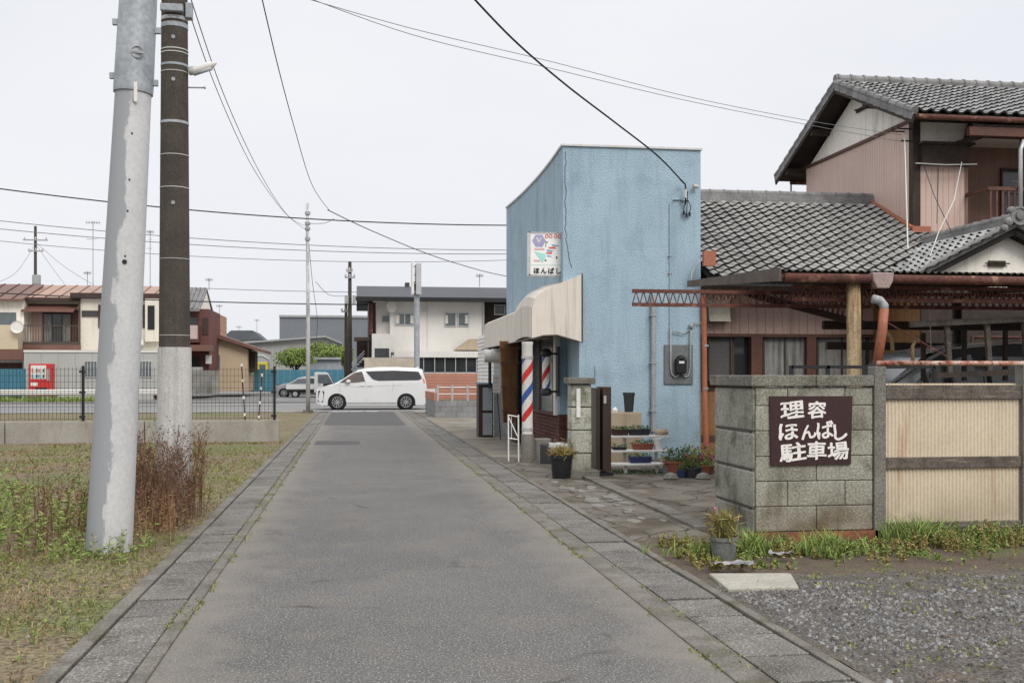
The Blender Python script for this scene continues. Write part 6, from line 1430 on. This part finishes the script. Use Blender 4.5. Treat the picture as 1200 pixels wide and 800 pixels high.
antenna(301, 374, 390, 120, 'thin distant antenna right of the dark roof', 5)
antenna(927, 200, 240, 27.5, 'thin antenna mast behind the annex ridge', 6)
# ================================================================ OVERHEAD WIRES
def wire(label, pts, r, m=None, sg_=0, mid=None):
    """pts: (px,py,Y) ends"""
    a, b = at(*pts[0]), at(*pts[1])
    g = MB(); g.tube(sag(a, b, sg_, 30), r, 5, False); o = g.build('overhead_wire', m or m_cable); tag(o, label, 'wire', 'overhead wires')
wire('thick dark wire crossing the whole sky behind the two big poles', ((-60,213,40),(640,264,42)), .024, sg_=.42)
wire('upper one of the close pair of grey wires across the middle sky', ((-60,252,58),(640,293,60)), .02, m_wire, .5)
wire('lower one of the close pair of grey wires across the middle sky', ((-60,262,58),(640,297,60)), .02, m_wire, .5)
wire('thin grey wire below the close pair of wires', ((-60,276,64),(640,303,66)), .018, m_wire, .7)
wire('faint lumpy grey wire just above the lowest dark wire', ((200,336,72),(600,341,72)), .02, m_wire, .2)
wire('lowest thick dark wire just over the distant roofs', ((-60,340,66),(640,356,68)), .035, m_cable, .35)
def wcurve(label, P, Y0_, Y1_, r, m=None, n=40):
    """smooth sagging wire through photo points at growing distance"""
    xs = [p[0] for p in P]; k = len(P)
    out = []
    for i in range(n+1):
        t = i/n*(k-1); j = min(int(t), k-2); f = t-j
        p0, p1, p2, p3 = P[max(j-1,0)], P[j], P[j+1], P[min(j+2,k-1)]
        c = lambda q: .5*((2*p1[q]) + (-p0[q]+p2[q])*f + (2*p0[q]-5*p1[q]+4*p2[q]-p3[q])*f*f + (-p0[q]+3*p1[q]-3*p2[q]+p3[q])*f**3)
        out.append(at(c(0), c(1), Y0_*(Y1_/Y0_)**(i/n)))
    g = MB(); g.tube(out, r, 5, False); o = g.build('overhead_wire', m or m_cable, smooth=True); tag(o, label, 'wire', 'overhead wires')
wcurve('thick black service cable sloping down to the blue wall bracket', [(540,-18),(600,45),(660,97),(720,143),(770,182),(800,213)], 12.5, YB-.13, .014)
wcurve('upper of the thin grey pair running to the pink house gable', [(330,-10),(480,33),(640,71),(800,112),(950,142),(1056,158)], 15, 21, .0055, m_wire)
wcurve('lower of the thin grey pair running to the pink house gable', [(330,-14),(480,40),(640,79),(800,117),(950,147),(1056,166)], 15, 21, .0055, m_wire)
wcurve('left one of two thin wires from the dark pole to the thin street post', [(215,-6),(248,90),(290,185),(330,245),(359,270)], 13, 44, .007, m_wire)
wcurve('right one of two thin wires from the dark pole to the thin street post', [(222,-6),(258,100),(298,190),(335,250),(361,266)], 13, 44, .007, m_wire)
wcurve('dark wire hanging steeply from the top edge to the middle of the sky', [(305,-10),(325,75),(345,150),(365,215),(387,248)], 16, 44, .010)
wcurve('dark wire sloping from the middle sky down to the white building roof', [(384,246),(430,268),(500,297),(560,316),(600,325)], 44, 60, .02)
wcurve('short twisted wire joining the thin post to the sloping wire', [(361,262),(372,262),(382,261),(392,256)], 44, 44.5, .012, m_wire)
for i,(P,lab) in enumerate((([(41,285),(60,312),(75,332)],'steep wire falling right from the far left pole, shortest'),([(43,285),(75,312),(110,334)],'steep wire falling right from the far left pole, longest'),([(40,288),(20,318),(0,330)],'steep wire falling left from the far left pole'),([(362,285),(366,330),(372,380),(366,425)],'faint slack wire hanging beside the thin street post'),([(370,330),(385,345),(404,347)],'faint wire to the small transformer'))):
    wcurve(lab, P, 90 if i < 3 else 60, 80 if i < 3 else 72, .016, m_wire, 12)
g = MB(); g.tube([at(797,210,YB-.13), at(803,216,YB-.12), at(804,226,YB-.12), at(803,240,YB-.1)], .016, 6); tag(g.build('cable_end', m_cable, smooth=True), 'bent black end of the service cable hanging at the blue wall bracket', 'cable')
g = MB(); g.tube([at(803.5,222,YB-.14), at(803,232,YB-.14)], .026, 8); tag(g.build('cable_tape', m_wirel), 'pale tape wrapped round the end of the black service cable', 'tape')
g = MB(); g.tube(sag(at(1060,158,21.0), at(1064,292,17.2), 0, 8), .012, 5); tag(g.build('white_cable', m_wirel), 'white cable hanging from the pink gable down to the lower roof', 'cable')
g = MB(); g.tube([at(1127,190,20.8), at(1118,235,19.5), at(1100,272,17.9), at(1090,300,16.8)], .010, 5); tag(g.build('white_cable', m_wirel), 'thin white cable slanting down left from the shutter box', 'cable')
g = MB(); g.tube([at(1082,192,20.9), at(1095,230,20.3), at(1115,272,19.0)], .008, 5); tag(g.build('dark_cable', m_cable), 'dark cable slanting down right across the pink bay', 'cable')
g = MB(); g.tube([at(1100,190,20.9), at(1098,262,20.6)], .008, 5); tag(g.build('dark_cable', m_cable), 'dark cable hanging straight down over the pink bay', 'cable')
g = MB(); g.tube([at(1083,345,13), at(1090,368,13), at(1091,412,13)], .006, 5); tag(g.build('hanging_wire', m_wirel), 'thin white cord hanging inside the carport', 'cord')
g = MB(); p = Vector(at(1056,165,21.1)); g.bar(p, p+Vector((.35,0,0)), .03, .03); tag(g.build('gable_bracket', m_blackm), 'short black bracket holding the wires on the pink gable', 'bracket')
# ================================================================ LIGHT, SKY, CAMERA
w = bpy.data.worlds.new('World'); scene.world = w; w.use_nodes = True
n, l = w.node_tree.nodes, w.node_tree.links
bg = n['Background']
sky = n.new('ShaderNodeTexSky'); sky.sky_type = 'NISHITA'; sky.sun_disc = False
sky.sun_elevation = radians(42); sky.sun_rotation = radians(160); sky.dust_density = 5; sky.air_density = 1
tc = n.new('ShaderNodeTexCoord'); nz = n.new('ShaderNodeTexNoise'); nz.inputs['Scale'].default_value = 2.2; nz.inputs['Detail'].default_value = 5
mp = n.new('ShaderNodeMapping'); mp.inputs['Scale'].default_value = (1, 1, 2.6); l.new(tc.outputs['Generated'], mp.inputs[0]); l.new(mp.outputs[0], nz.inputs['Vector'])
cr = n.new('ShaderNodeValToRGB'); cr.color_ramp.elements[0].position = .3; cr.color_ramp.elements[1].position = .7
cr.color_ramp.elements[0].color = (8.45, 8.65, 9.2, 1); cr.color_ramp.elements[1].color = (9.3, 9.4, 9.75, 1)
l.new(nz.outputs['Fac'], cr.inputs[0])
sx = n.new('ShaderNodeSeparateXYZ'); l.new(tc.outputs['Generated'], sx.inputs[0])
mr = n.new('ShaderNodeMapRange'); mr.inputs['From Min'].default_value = .3; mr.inputs['From Max'].default_value = 1; mr.inputs['To Min'].default_value = 1; mr.inputs['To Max'].default_value = 1.95; mr.interpolation_type = 'SMOOTHSTEP'
l.new(sx.outputs['Z'], mr.inputs['Value'])
vm = n.new('ShaderNodeVectorMath'); vm.operation = 'SCALE'; l.new(cr.outputs[0], vm.inputs[0]); l.new(mr.outputs['Result'], vm.inputs['Scale'])
mx = n.new('ShaderNodeMix'); mx.data_type = 'RGBA'; mx.inputs[0].default_value = .96
l.new(sky.outputs[0], mx.inputs[6]); l.new(vm.outputs[0], mx.inputs[7]); l.new(mx.outputs[2], bg.inputs['Color']); bg.inputs['Strength'].default_value = .1
sl = bpy.data.lights.new('Sun', 'SUN'); sl.energy = 2.0; sl.angle = radians(28); sl.color = (1, .96, .9)
so = bpy.data.objects.new('Sun', sl); col.objects.link(so)
el, az = radians(42), radians(160)      # from behind the camera, to the right
d = Vector((sin(az)*cos(el), cos(az)*cos(el), sin(el))); so.rotation_euler = d.to_track_quat('Z', 'Y').to_euler()
cam = bpy.data.cameras.new('Camera'); co = bpy.data.objects.new('Camera', cam); col.objects.link(co); scene.camera = co
co.location = (0, 0, H); co.rotation_euler = (radians(90), 0, -TH)
cam.sensor_width = 36; cam.lens = FP/1200*36; cam.shift_y = (HOR-400)/1200; cam.clip_end = 2000; cam.clip_start = .1
scene.view_settings.view_transform = 'Standard'; scene.view_settings.look = 'None'; scene.view_settings.exposure = 0
